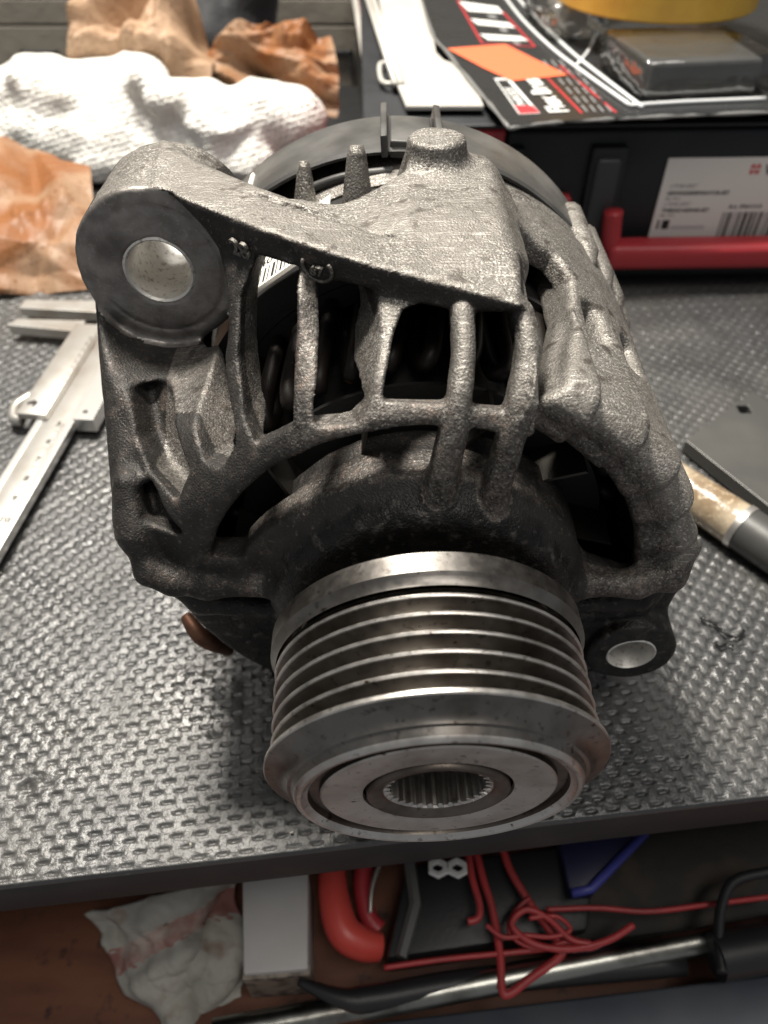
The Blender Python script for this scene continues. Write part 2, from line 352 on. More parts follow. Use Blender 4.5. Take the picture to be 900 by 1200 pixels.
def mat_height(a, b):
    s = 2.85; i = np.floor(a / s); j = np.floor(b / s); fa = a / s - i - .5; fb = b / s - j - .5; odd = ((i + j) % 2) > 0
    pit = -1.05 * np.exp(-(np.abs(fa) / .54) ** 6 - ((fb + .06) / .10) ** 2)
    lump = 0.34 * np.cos(fa * math.pi) * np.cos(fb * math.pi * .9)
    tick = -0.35 * np.exp(-(fa / .12) ** 2 - (fb / .22) ** 2)
    return np.where(odd, pit + .30 * np.abs(fb) * np.cos(fa * math.pi), lump + tick)
def build_mat():
    rs = np.random.RandomState(4)
    xs = np.arange(-290, 310, .54); ys = [0.0]
    while ys[-1] < 330: ys.append(ys[-1] + .34 + .46 * min(1, ys[-1] / 200))
    ys = np.array(ys); A, B = np.meshgrid(xs, ys, indexing='ij')
    Hh = mat_height(A, B)
    def lf(sc_, seed):
        G = vnoise((len(xs), len(ys), 1), None, 1.0, sc_, seed)[:, :, 0]; return G
    Hh = Hh * (1 + .35 * lf(14, 2)) + .10 * lf(3, 3) + .16 * lf(70, 8) + .025 * lf(1.3, 12)
    for (px, py, r, d) in [(35, 915, 3.0, -1.2), (42, 905, 2.0, .7), (300, 965, 2.0, -.5), (250, 860, 1.6, -.6), (850, 740, 2.2, -1.0), (230, 790, 3, .5)]:
        p = BM.inverted() @ at(px, py, z=0); Hh += d * np.exp(-((A - p.x) ** 2 + (B - p.y) ** 2) / r ** 2) * (1 + .8 * lf(2, 6))
    Hh = Hh - .35; edge = np.clip(B / 1.5, 0, 1); Hh = Hh * edge - (1 - edge) * .5
    P = np.stack([A, B, Hh], -1).reshape(-1, 3)
    M = np.array(BM)[:3]; W = P @ M[:, :3].T + M[:, 3]
    nx, ny = len(xs), len(ys); ii = np.arange(nx * ny, dtype=np.int32).reshape(nx, ny)
    F = np.stack([ii[:-1, :-1], ii[1:, :-1], ii[1:, 1:], ii[:-1, 1:]], -1).reshape(-1, 4)
    # skirt down to the board
    k = len(W); bot = W[ii[:, 0]].copy(); bot[:, 2] = -3.2; W = np.concatenate([W, bot]); b = np.arange(nx, dtype=np.int32) + k
    F = np.concatenate([F, np.stack([b[:-1], b[1:], ii[1:, 0], ii[:-1, 0]], -1)])
    o = link('rubber_mat', mesh_np('rubber_mat', W, F, True), RUBBER)
    tag(o, 'black rubber mat with woven relief covering the bench top', 'mat')
build_mat()

# ------------------------------------------------------------------ alternator
AX, AZ = 8.5, 58.0
PW = np.array((-53, 100, 68.0)); NW = np.array((-.540, -.527, .658))
def polar(x, z):
    u = x - AX; w_ = z - AZ; return np.sqrt(u * u + w_ * w_), np.degrees(np.arctan2(u, w_)), u, w_
def web_sdf(x, y, z):
    r, ph, u, w_ = polar(x, z)
    d1 = (x - PW[0]) * NW[0] + (y - PW[1]) * NW[1] + (z - PW[2]) * NW[2]
    k = np.where(ph > -20, np.clip(.49 + .012 * (ph + 5), .49, .754), np.clip(.49 + (-20 - ph) * .08, .49, 3.0))
    d2 = (r - (47 + (y - 100) * k)) / np.sqrt(1 + k * k)
    return smax(smax(d1, d2, 3.0), 99.5 - y, 2.5)
def arm_top(x): return np.clip(124.3 - (x + 24.4) * (6.3 / 48.4), 117.6, 124.3)
ARM = [(-46, 149.5), (-24.4, 132.6), (-8, 125.4), (24.8, 114.6), (25, 129), (8, 132), (-2, 136.5), (-12, 143), (-24.5, 150), (-38.8, 162.5), (-49, 173.5)]
PLATE = [(-12.4, 148), (-1.8, 157.5), (9.5, 169.5), (18, 174), (27, 171), (34, 160), (34, 142), (26, 131), (23.4, 114.6), (-6, 128), (-13, 146)]
CREASE = [31.5, 44.5, 56.5, 67.0, 78.0, 92.0]
SLOTS = {'L0':[(-51.9, 112.2, 78.7), (-48.1, 110.5, 80.4), (-41.0, 101.7, 74.5), (-50.0, 105.1, 74.6)],
'L1':[(-54.1, 129.0, 90.3), (-49.5, 127.4, 92.8), (-43.1, 117.0, 89.7), (-38.3, 107.2, 85.9), (-41.0, 104.5, 81.5), (-47.5, 111.6, 81.8), (-51.8, 119.9, 84.9)],
'L2':[(-45.2, 132.2, 100.2), (-34.0, 126.3, 104.7), (-27.9, 109.3, 96.1), (-27.4, 106.5, 94.2), (-30.5, 104.8, 90.3), (-33.8, 107.0, 89.4), (-38.6, 116.0, 92.7)],
'L3':[(-23.7, 132.7, 118.3), (-16.6, 127.4, 118.8), (-16.2, 107.0, 103.8), (-16.5, 103.5, 100.8), (-23.1, 104.6, 96.2), (-25.3, 109.2, 98.1), (-27.8, 119.5, 104.3), (-27.1, 128.9, 112.4)],
'L4':[(-11.4, 128.2, 115.5), (-8.8, 127.9, 116.2), (-2.0, 124.6, 116.1), (-1.1, 117.7, 112.9), (-2.0, 109.1, 108.4), (-3.4, 103.0, 105.0), (-5.0, 100.8, 103.4), (-11.7, 101.8, 102.2), (-12.0, 104.2, 104.1), (-11.7, 115.9, 110.4)],
'L5':[(3.5, 119.9, 114.5), (6.1, 120.1, 115.4), (15, 117.2, 115.3), (25.6, 117.4, 115.2), (25.4, 109.2, 109.6), (22.8, 102.6, 105.4), (11, 102.9, 106.6), (-0.2, 104.0, 106.6), (0.1, 106.4, 107.8), (1.8, 115.8, 112.3)]}
RIBS = [[(-51.0, 120.9, 86.4), (-40.4, 101.5, 74.6)],
        [(-47.5, 125.9, 93.3), (-32.6, 101.1, 85.6)],
        [(-31.1, 124.6, 105.7), (-25.4, 103.0, 93.1)],
        [(-14.5, 127.1, 116.9), (-14.0, 102.3, 101.8)],
        [(1.2, 119.8, 114.2), (-2.7, 101.4, 104.4)],
        [(13.9, 116.9, 115.1), (12.0, 99.8, 104.8)],
        [(24.4, 116.8, 115.2), (22.5, 100.7, 103.4)]]
EAR = (-48.5, 106.4, 17.8)
SPOKES = [([(13.9, 118.0, 115.2), (14.0, 110.5, 111.6), (12.8, 102.6, 105.8), (11.4, 98.9, 98), (9.9, 97.8, 88)], (2.0, 1.85, 2.0, 2.5, 3.0)),
          ([(24.4, 117.8, 115.6), (25.2, 110.8, 112.0), (23.2, 102.6, 105.4), (21.6, 99.2, 97), (20.2, 97.8, 86)], (2.0, 1.95, 2.0, 2.3, 2.7))]

def build_housing(vox=0.55):
    v = Vol((-71, 89, -3), (80, 181, 136), vox)
    # bowl
    def bowl(x, y, z):
        r, ph, u, w_ = polar(x, z)
        G = np.zeros(np.broadcast(r, y).shape, np.float32)
        ed = [20.0] + CREASE
        for i in range(len(CREASE)):
            c, hw = (ed[i] + ed[i + 1]) / 2, (ed[i + 1] - ed[i]) / 2
            t = (ph - c) / hw
            e = np.clip((t - .6) / .4, 0, 1)
            g = 3.2 * (1 - np.clip((t + 1) / 1.6, 0, 1)) + 4.2 * (1 - np.sqrt(np.clip(1 - e ** 2.6, 0, 1)))
            G = np.where((ph >= ed[i]) & (ph < ed[i + 1]), np.minimum(g, 5.2), G)
        fade = np.clip((150 - y) / 28, 0.0, 1); Rr = 57.5 + np.where((ph > 20) & (ph < 92), .9, 0) - G * fade
        yf = 99.5 + G * .75 + np.where((ph > 20) & (ph < 92), np.clip((53.5 - r) * .5, 0, 2.2), 0)
        rc = np.where(ph > 20, 6.5, 9.0); cy = (yf + 178.5) / 2; qr = r - (Rr - rc); qy = np.abs(y - cy) - ((178.5 - yf) / 2 - rc)
        return (np.sqrt(np.maximum(qr, 0) ** 2 + np.maximum(qy, 0) ** 2) + np.minimum(np.maximum(qr, qy), 0) - rc) * .9 + np.where((ph > -97) & (ph < 17.5) & (y < 140), np.maximum(web_sdf(x, y, z) + .2, 0) * 3, 0)
    v.add(bowl)
    # left and top: sloping web that carries the ribs
    def web(x, y, z):
        d = web_sdf(x, y, z)
        d = smax(d, -(x + 54.5 + .31 * (z - 70)) / 1.047, 5.0)
        d = smax(d, z - arm_top(x) + 2.5, 1.0); d = smax(d, 60 - z, 3.0); d = np.maximum(d, x - 26.5)
        return np.maximum(d, y - 152)
    v.add(web, ((-71, 30), (96, 155), (55, 128)), 2.0)
    # cavity
    def cav(x, y, z):
        r, ph, u, w_ = polar(x, z)
        d = np.maximum(r - np.where(y > 160, 51.5, 48.0), 107 - y)
        d2 = web_sdf(x, y, z) + 9.5 + np.clip((-24 - x) * .5, 0, 7)
        d2 = np.maximum(d2, -(x + 49 + .31 * (z - 70)) / 1.047); d2 = np.maximum(d2, z - arm_top(x) + 6.5); d2 = np.maximum(d2, 64 - z)
        d2 = np.maximum(np.maximum(d2, 108 - y), x - 20); d2 = np.maximum(d2, y - 175)
        return smin(d, d2, 2.0)
    v.cut(cav, None, 1.5)
    # upper left rear is open towards the cap
    v.cut(lambda x, y, z: np.maximum(np.maximum(147 - y + np.maximum(x + 14, 0) * .95, x - 8), 62 - z), ((-71, 9), (145, 181), (60, 112)))
    # arm and top plate
    v.add(lambda x, y, z: smax(smax(poly2d(ARM, x, y) + 0 * z, z - arm_top(x), 1.2), arm_top(x) - np.clip(6.2 - x * .075, 4.2, 8.2) - z, 1.0), ((-60, 30), (110, 181), (105, 130)), 1.2)
    def plate(x, y, z):
        d = smax(poly2d(PLATE, x, y) + 0 * z, z - 122.0 + np.maximum(5 - x, 0) * .16 + np.clip(140 - y, 0, 26) * .13, 1.0); d = smax(d, (x - 24.3) * .80 + (z - 121) * .60, 1.8)
        return np.maximum(d, 110 - z)
    v.add(plate, ((-32, 40), (108, 179), (105, 127)), 1.6)
    CK = [(296, 227), (335, 240), (372, 249), (410, 262), (456, 277)]
    CK = [at(x_, y_, z=float(arm_top(at(x_, y_, z=123).x)) - .2) for x_, y_ in CK]
    for p, q, r_ in zip(CK[:-1], CK[1:], (.5, .95, .85, .9)): v.cut(capsule(p, q, r_), ((-32, 8), (126, 160), (116, 130)), .4)   # cold shut between arm and plate
    v.add(lambda x, y, z: smax(capsule((11.6, 167.5, 104), (11.4, 170.0, 124.0), 13.5, 6.6)(x, y, z), z - 126.8, .9), ((-8, 30), (150, 181), (104, 136)), 2.2)
    # ear
    ex, ez, er = EAR
    def ear(x, y, z):
        d = np.sqrt((x - ex) ** 2 + (z - ez) ** 2) - er; return smax(smax(d, 149 - y, 1.6), y - 175, 1.6)
    v.add(capsule((-61.5, 152, 96), (-52.5, 108, 72), 4.2), ((-71, -44), (100, 160), (60, 108)), 3.0)
    v.add(capsule((-50, 156, 92), (-46, 134, 88), 7.0), ((-66, -34), (120, 170), (70, 108)), 3.0)
    v.cut(lambda x, y, z: np.maximum(np.sqrt((x - ex) ** 2 + (z - ez) ** 2) - (er + .2), np.maximum(y - 150, 100 - y)), ((-71, -26), (100, 152), (84, 130)), 2.0)
    v.add(ear, ((-71, -26), (144, 180), (84, 130)), 2.0)
    v.cut(lambda x, y, z: np.maximum(np.abs(np.sqrt((x - ex) ** 2 + (z - ez) ** 2) - 14.2) - .4, np.abs(y - 149) - .3), ((-71, -26), (146, 152), (84, 130)), .4)
    # pocket right of the last rib
    def pocket(x, y, z):
        r, ph, u, w_ = polar(x, z); arc = np.radians(ph) * 57
        P = [(19.3, 153), (23.5, 154), (29.5, 153), (33.2, 147), (32.4, 138), (29.0, 128), (25.4, 117), (22.8, 106), (19.8, 102), (19.8, 108), (20.2, 124)]
        P = [(math.radians(a) * 57, b) for a, b in P]
        d = poly2d(P, arc, y); d1 = smax(d - 1.0 + np.clip(y - 128, 0, 30) * .35, 53.5 - r, 2.5)
        P2 = [(math.radians(a_) * 57, b_) for a_, b_ in [(19.5, 168), (32.5, 168), (32.5, 146), (30.5, 138), (20.5, 138)]]
        return smin(smin(np.maximum(d + .5, 36 - r), d1, 2.0), np.maximum(poly2d(P2, arc, y), np.maximum(r - 53.2, 36 - r)), .6)
    v.cut(pocket, ((10, 50), (94, 172), (88, 126)), 2.0)
    for pc, y0, y1 in [(37.2, 127, 140), (51, 130, 141), (62, 130, 141)]:
        def sl(x, y, z):
            r, ph, u, w_ = polar(x, z); arc = np.radians(ph - pc) * 57
            qa = np.abs(arc) - .2; qy = np.abs(y - (y0 + y1) / 2) - ((y1 - y0) / 2 - 1.6)
            d = np.sqrt(np.maximum(qa, 0) ** 2 + np.maximum(qy, 0) ** 2) - 1.6
            return np.maximum(d, 45 - r)
        v.cut(sl, ((30, 72), (114, 152), (50, 118)), 2.5)
    # openings between the ribs
    for key, dep in [('L0', 5.0), ('L1', 8.5), ('L2', 40), ('L3', 40), ('L4', 40), ('L5', 40)]:
        P = np.array(SLOTS[key]); c = P.mean(0)
        Dv = np.array({'L0': (.15, .85, -.5), 'L1': (.15, .85, -.5), 'L2': (.36, .9, -.25), 'L3': (.12, .95, -.22), 'L4': (-.26, .95, -.22)}.get(key, (.02, .88, -.46)))
        Dv = Dv / np.linalg.norm(Dv); e1 = np.cross(Dv, (0, 0, 1)); e1 /= np.linalg.norm(e1); e2 = np.cross(Dv, e1)
        Q = np.stack([(P - c) @ e1, (P - c) @ e2], 1); Q = Q * (1 - 0.9 / np.maximum(np.linalg.norm(Q, axis=1, keepdims=True), 2))
        def slot(x, y, z):
            X, Y_, Z = x - c[0], y - c[1], z - c[2]
            a = X * e1[0] + Y_ * e1[1] + Z * e1[2]; b = X * e2[0] + Y_ * e2[1] + Z * e2[2]; t = X * Dv[0] + Y_ * Dv[1] + Z * Dv[2]
            d = poly2d(Q, a, b) - .9
            if dep < 30: d = smax(d, -(web_sdf(x, y, z) + dep), 2.5)
            return np.maximum(np.maximum(d, t - 26), -16 - t)
        lo, hi = P.min(0) - 22, P.max(0) + 22
        v.cut(slot, ((lo[0], hi[0]), (lo[1], hi[1]), (lo[2], hi[2])), 1.1)
    # front window between the ring and the hub
    def window(x, y, z):
        r, ph, u, w_ = polar(x, z)
        d = smax(r - 45.6, 34.0 - np.clip((ph - 20) / 25, 0, 1) * 2.5 + np.clip((-40 - ph) / 30, 0, 1) * 5 - r, 2.0)
        d = smax(d, 10.5 - w_ - np.clip((u - 25) * .45, 0, 9), 2.0)
        return np.maximum(d, y - 113)
    v.cut(window, ((-45, 60), (92, 116), (50, 108)), 2.0)
    v.cut(lambda x, y, z: np.maximum(np.maximum(z - 58.5, y - 106.5), 30 - polar(x, z)[0]), ((-62, 78), (89, 106), (-3, 62)), 1.5)
    # hub
    def hub(x, y, z):
        r, ph, u, w_ = polar(x, z); rr = 29.5 + (y - 93) * .62
        rr = np.minimum(rr, 34.0); return smax(smax((r - rr) * .85, 92.6 - y, 2.5), y - 114, 1.0)
    v.add(hub, ((-30, 46), (89, 118), (20, 96)), 2.2)
    v.cut(lambda x, y, z: np.maximum(polar(x, z)[0] - 13, y - 97), ((-8, 26), (89, 100), (42, 75)))
    # the two long ribs that run on as spokes to the hub
    for P_, rr_ in SPOKES:
        P_ = spline(P_, 5); n_ = len(P_) - 1
        for k in range(n_):
            f0, f1 = k / n_ * (len(rr_) - 1), (k + 1) / n_ * (len(rr_) - 1); ra, rb = np.interp([f0, f1], range(len(rr_)), rr_)
            for dd in (0, 2.6):
                a, b = P_[k] + Vector((0, dd * .75, -dd * .65)), P_[k + 1] + Vector((0, dd * .75, -dd * .65))
                v.add(capsule(a, b, ra, rb), ((0, 34), (90, 126), (78, 122)), 1.0)
    # lip and lower bars
    L = [(-53.2, 111.5, 79), (-52.4, 104.6, 70.5), (-49.8, 101.0, 63.5), (-45.0, 100.2, 61), (-38, 99.8, 60.2), (-18, 99.8, 60.2), (40, 99.8, 60.2), (54, 100.0, 60.2), (61.5, 101.4, 61.5), (64.5, 104.5, 67)]
    for p, q in zip(L[:-1], L[1:]): v.add(capsule(p, q, 2.7), ((-60, 72), (94, 120), (54, 94)), 2.8)
    for p, q in (((-50, 106.5, 56), (-42, 105, 48)), ((-42, 105, 48), (-20, 104.5, 45)), ((-52, 109, 58), (-50, 106.5, 56))): v.add(capsule(p, q, 3.0), ((-60, -12), (98, 116), (36, 66)), 2.5)
    v.add(capsule((38, 104.5, 48), (60, 106, 46), 2.4), ((30, 72), (96, 114), (36, 56)), 2.5)
    # lower lug
    def lug(x, y, z):
        d = smax(smax(np.sqrt((x - 61.5) ** 2 + (z - 28) ** 2) - 11.2, 103.2 - y, 1.2), y - 128, 1.0)
        a = smin(capsule((62, 0, 30), (64, 0, 58), 7.2)(x, 0 * y, z), capsule((40, 0, 24), (60, 0, 30), 7.0)(x, 0 * y, z), 3)
        return smin(d, smax(smax(a, 109 - y, 2.0), y - 128, 1.0), 2.5)
    v.add(lug, ((28, 78), (96, 134), (6, 66)), 2.0)
    v.cut(lambda x, y, z: np.sqrt((x - 61.5) ** 2 + (z - 28) ** 2) - 5.8 + 0 * y, ((50, 74), (96, 134), (18, 40)))
    v.cut(lambda x, y, z: np.sqrt((x - ex) ** 2 + (z - ez) ** 2) - 7.3 + 0 * y, ((-60, -36), (140, 181), (94, 118)), .5)
    # slots low on the left, where the windings show
    for pc in (-112, -126, -140, -156, -172, 130, 150, 170):
        def s2(x, y, z):
            r, ph, u, w_ = polar(x, z); arc = np.radians((ph - pc + 180) % 360 - 180) * 57
            return np.maximum(np.maximum(np.abs(arc) - 4.2, np.abs(y - 124) - 13), 46 - r)
        v.cut(s2, ((-55, 70), (106, 140), (-3, 40)), 2.0)
    v.D += .13 * vnoise(v.D.shape, None, vox, 5.0, 1) + .06 * vnoise(v.D.shape, None, vox, 1.7, 2)
    return v.mesh()

def seg_dist(P, a, b):
    a = np.array(a); d = np.array(b) - a; t = np.clip(((P - a) @ d) / (d @ d), 0, 1); return np.linalg.norm(P - a - t[:, None] * d, axis=1)

alt = empty('alternator', (AX, 130, 0))
tag(alt, 'dirty cast aluminium car alternator with ribbed steel pulley facing the camera', 'alternator')

def housing_parts():
    V, F = build_housing()
    q = V[F]; nrm = np.cross(q[:, 2] - q[:, 0], q[:, 3] - q[:, 1]); vn = np.zeros_like(V)
    for k in range(4): np.add.at(vn, F[:, k], nrm)
    vn /= np.maximum(np.linalg.norm(vn, axis=1, keepdims=True), 1e-9)
    c = q.mean(1); x, y, z = c.T; r, ph, u, w_ = polar(x, z); wd = web_sdf(x, y, z)
    reg = np.zeros(len(F), np.int32); names = ['front_housing']; mats = [None]; par = [0]
    def put(name, mask, m):
        names.append(name); mats.append(m); reg[mask & (reg == 0)] = len(names) - 1
    ex, ez, er = EAR; de = np.hypot(x - ex, z - ez)
    put('ear_face', (de < er + .2) & (y < 150.2) & (y > 147), EARFACE)
    put('mounting_ear', (de < er + 1.2) & (y > 147) & (x < -34), CAST)
    put('lower_lug', (np.hypot(x - 61.5, z - 28) < 12.5) & (y > 102), CAST)
    put('bolt_boss', (np.hypot(x - 11.2, y - 166.5) < 9.5) & (z > 121.2), CAST)
    inarm = poly2d(ARM, x, y) < .8
    put('support_arm', inarm & (z > arm_top(x) - 8.2) & (wd > -9), CAST)
    put('top_plate', (poly2d(PLATE, x, y) < 1) & (z > 115) & (x < 27) , CAST)
    for i, (p, q2) in enumerate(RIBS):
        put('vent_rib', (seg_dist(c, p, q2) < 6.0) & (wd > -14) & (r > 45), CAST if i >= 4 else GRIMY)
    for P_, rr_ in SPOKES:
        m_ = np.zeros(len(F), bool)
        for a, b in zip(P_[2:-1], P_[3:]): m_ |= seg_dist(c, a, b) < 4.4
        put('hub_spoke', m_ & (r > 30), GRIMY)
    put('bearing_hub', (r < 36) & (y < 116), CAST)
    ed = [20.0] + CREASE
    for i in range(len(CREASE)): put('cooling_fin', (ph >= ed[i]) & (ph < ed[i + 1]) & (r > 47.5) & (y < 150) & (z > 64), CAST)
    for sg in (-1, 1): put('front_lip', (np.abs(z - 61.5) < 4.5) & (y < 104) & (r > 30) & (u * sg > 0), GRIMY)
    put('lower_shell', (z < 58) & (y < 180), CAST)
    put('side_web', (x < -8) & (wd > -9) & (z < 124), GRIMY)
    mats[0] = CAST
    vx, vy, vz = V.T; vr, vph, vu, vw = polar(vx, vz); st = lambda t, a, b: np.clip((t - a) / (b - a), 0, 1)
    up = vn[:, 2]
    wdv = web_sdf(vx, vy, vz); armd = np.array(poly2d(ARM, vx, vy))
    gr = st(vx, -6, -18) * st(vz, 126, 121) * .9                                     # left web: dirt, with the shade on it put into the tone
    gr = np.where((wdv < -3.0) & (vx < -4) & (vx > -48) & (vy > 102) & (vy < 147), np.minimum(gr, .38), gr)  # lit recess floors: their light put in as a paler tone
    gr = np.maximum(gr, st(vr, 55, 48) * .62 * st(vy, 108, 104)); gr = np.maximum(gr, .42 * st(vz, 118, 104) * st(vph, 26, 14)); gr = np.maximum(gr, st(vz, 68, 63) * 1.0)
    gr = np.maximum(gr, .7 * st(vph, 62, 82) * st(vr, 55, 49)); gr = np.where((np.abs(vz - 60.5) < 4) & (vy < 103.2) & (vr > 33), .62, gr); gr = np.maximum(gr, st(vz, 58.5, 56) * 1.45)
    gr = np.where((armd < 2.5) & (up < .6) & (vz > 106) & (vy < 152) & (vz > arm_top(vx) - 9), np.maximum(gr, .95), gr)  # steep front faces of the arm: their shade put into the tone
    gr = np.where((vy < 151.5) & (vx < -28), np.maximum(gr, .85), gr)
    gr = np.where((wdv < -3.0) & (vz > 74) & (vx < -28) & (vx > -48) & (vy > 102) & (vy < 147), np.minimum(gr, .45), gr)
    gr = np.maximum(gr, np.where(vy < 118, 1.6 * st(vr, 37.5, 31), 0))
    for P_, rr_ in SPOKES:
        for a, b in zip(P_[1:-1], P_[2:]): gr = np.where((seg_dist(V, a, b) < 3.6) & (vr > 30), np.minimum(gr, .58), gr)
    gr = np.where((up > .75) & (vz > 115) & (vy > 113), gr * .1, gr)                 # upward faces on top keep little of the dark tone
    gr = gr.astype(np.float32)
    for i in range(len(names)):
        f = F[reg == i]
        if len(f) < 12: continue
        vi, inv = np.unique(f, return_inverse=True); me = mesh_np(names[i], V[vi], inv.reshape(-1, 4).astype(np.int32))
        if len(me.vertices) == len(vi): me.normals_split_custom_set_from_vertices(vn[vi])
        par_ = alt
        at_ = me.attributes.new('grime_shade', 'FLOAT', 'POINT'); at_.data.foreach_set('value', gr[vi])
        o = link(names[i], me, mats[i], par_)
        if names[i] == 'mounting_ear': ear = o
housing_parts()

# things inside and behind the housing
def lathe_part(name, prof, m, parent, n=128, auto=35, cx=AX, cz=AZ, closed=False):
    return MB().lathe(prof, cx, cz, n, closed=closed).build(name, m, parent, auto=auto)
lathe_part('stator_core', [(148, 44), (148, 48.6), (176, 48.6), (176, 44)], DARKST, alt, closed=True)
def arc_block(name, r0, r1, y0, y1, g0, g1, m, parent, n=24):
    V = []; F = []
    for k in range(n + 1):
        g = R(g0 + (g1 - g0) * k / n)
        for rr, yy in ((r0, y0), (r1, y0), (r1, y1), (r0, y1)): V.append((AX + rr * math.sin(g), yy, AZ + rr * math.cos(g)))
    for k in range(n):
        for q in range(4): F.append((4 * k + q, 4 * k + (q + 1) % 4, 4 * k + 4 + (q + 1) % 4, 4 * k + 4 + q))
    F += [(0, 1, 2, 3), (4 * n + 3, 4 * n + 2, 4 * n + 1, 4 * n)]
    return MB().add(V, F).build(name, m, parent, auto=40)
arc_block('winding_cover', 48.8, 56, 148, 176, -64, -4, DARKST, alt)
MB().tube(spline([at(218, 722, Y=118), at(232, 742, Y=113.5), at(248, 753, Y=113), at(268, 762, Y=118)], 6), [1.6 + .8 * math.sin(math.pi * k / 18) for k in range(19)], 12).build('copper_coil_end', mat('bare_copper', (0.16, 0.075, 0.045), .6, .5, var=[(300, (.10, .05, .03), .45, .65, 4)]), alt, smooth=True)
wm = MB()
for k in range(36):
    g = R(k * 10); p = []
    for a, (yy, rr) in enumerate([(149, 41.5), (128, 41.5), (122.5, 43.5), (128, 45.5), (149, 45.5)]):
        gg = g + R((-4, -2, 0, 2, 4)[a]); p.append((AX + rr * math.sin(gg), yy, AZ + rr * math.cos(gg)))
    wm.tube(spline(p, 4), 1.9, 7)
wm.build('stator_winding', COPPER, alt, smooth=True)
lathe_part('rotor_core', [(120, 10), (120, 36), (124, 38), (172, 38), (172, 10)], DARKST, alt)
fan = lathe_part('cooling_fan', [(118.5, 12), (118.5, 41), (119.5, 41), (119.5, 12)], DARKST, alt, closed=True)
for k in range(11):
    g = R(k * 32.7 + 6); a = Vector((math.sin(g), 0, math.cos(g))); t = Vector((math.cos(g), 0, -math.sin(g)))
    b = MB(); o_ = Vector((AX, 0, AZ)); V = []
    for rr, sw in ((24, 0), (33, 2.5), (41, 8)):
        for yy in (108.5, 118.4):
            for th in (-.4, .4): V.append(o_ + a * rr + t * (sw + th) + Vector((0, yy, 0)))
    F = []
    for i in range(2):
        s_ = i * 4; F += [(s_, s_ + 2, s_ + 6, s_ + 4), (s_ + 1, s_ + 5, s_ + 7, s_ + 3), (s_ + 2, s_ + 3, s_ + 7, s_ + 6), (s_, s_ + 4, s_ + 5, s_ + 1)]
    F += [(0, 1, 3, 2), (8, 10, 11, 9)]
    b.add(V, F).build('fan_blade', mat('fan_steel', (.06, .056, .05), .8, .4) if k == 0 else bpy.data.materials['fan_steel'], fan)
rear = lathe_part('rear_housing', [(176.2, 44), (176.2, 56.5), (178, 57.6), (199, 57.6), (203, 54), (203, 20)], GRIMY, alt)
for g in (46, 54, 62, 70, 78):
    a = R(g); V0 = Vector((AX + 57 * math.sin(a), 0, AZ + 57 * math.cos(a)))
    MB().tube(spline([V0 + Vector((0, yy, 0)) for yy in (165, 172, 182, 196)], 4), [.5 + 3.2 * min(1, k / 5) for k in range(13)], 12).build('rear_fin', CAST, rear, smooth=True)
# black plastic end cap: band, front rim and tabs
CX, CZ = 3.5, 58.5
cap = lathe_part('end_cap', [(188, 59.4), (182.6, 59.8), (182.2, 60.6), (183, 61.2), (203, 61.6), (209, 58.5), (212, 53), (212, 0.5)], PLAST, alt, cx=CX, cz=CZ)
for g, wd_ in ((-3.2, 1.6), (8.6, 1.6)):
    M = Matrix.Translation((CX, 0, CZ)) @ Matrix.Rotation(R(g), 4, 'Y')
    MB().box(-wd_ / 2, wd_ / 2, 181.2, 204, 59.5, 64.6, .35, M).build('cap_clip', PLAST, cap, auto=40)
M = Matrix.Translation((CX, 0, CZ)) @ Matrix.Rotation(R(2.7), 4, 'Y'); MB().box(-5, 5, 183, 200, 58.5, 62.6, .5, M).build('cap_latch', PLAST, cap, auto=40)
M = Matrix.Translation((CX, 0, CZ)) @ Matrix.Rotation(R(-37.5), 4, 'Y'); MB().box(-.5, .5, 181.5, 198, 60, 62.2, .2, M).build('cap_seam', PAPERW, cap)
for px, ph_, w0 in ((-6.2, 122.5, 4.6), (-18.4, 119.0, 3.4)):
    MB().tube([(px - .4, 170, 98), (px, 173, 110), (px, 176, ph_ - 2), (px, 176.6, ph_)], [w0, w0 * .85, w0 * .5, w0 * .36], 12).build('cast_post', CAST, rear, smooth=True)
MB().tube(spline([(-20, 181, 110), (-10, 181, 113.5), (2, 181, 115)], 6), 1.2, 8).build('cap_wire', PLAST, cap, smooth=True)
lathe_part('ear_bushing', [(149.3, 7.9), (148.9, 7.2), (149.4, 6.75), (173, 6.75), (174, 7.8)], BRIGHT, alt, cx=-48.5, cz=106.4, n=64)
lathe_part('lug_bore', [(103.3, 6.3), (103.1, 5.8), (103.5, 5.6), (126.5, 5.6), (127.5, 6)], BRIGHT, alt, cx=61.5, cz=28, n=64)
# ------------------------------------------------------------------ pulley
pul = lathe_part('pulley', [(86, 14), (86, 25.6), (62, 25.6), (57.5, 22)], HUBST, alt)
PV = Vector((AX - .4, 86, AZ)); RP = Matrix.Rotation(R(2.2), 4, 'Z') @ Matrix.Rotation(R(4.3), 4, 'X')
pul.rotation_euler = RP.to_euler(); pul.location = (PV + Vector((0, .6, .4)) - (RP @ PV)) * MM - alt.location
lathe_part('back_flange', [(86.2, 27), (86.2, 30.4), (85.6, 31.0), (81.6, 31.1), (81.0, 30.7), (80.2, 30.2), (79.4, 30.0)], STEEL, pul)
cr = [77.6 - 3.5 * k for k in range(5)]
edges = [79.4] + cr + [60.1]
for i in range(6):
    a, b = edges[i], edges[i + 1]; mid = (a + b) / 2
    lathe_part('belt_groove', [(a - .40, 29.7), (mid + .42, 26.5), (mid + .18, 26.2), (mid - .18, 26.2), (mid - .42, 26.5), (b + .40, 29.7)], STEEL, pul)
for a in cr: lathe_part('belt_rib', [(a + .42, 29.68), (a + .34, 29.96), (a, 30.08), (a - .34, 29.96), (a - .42, 29.68)], CREST, pul)
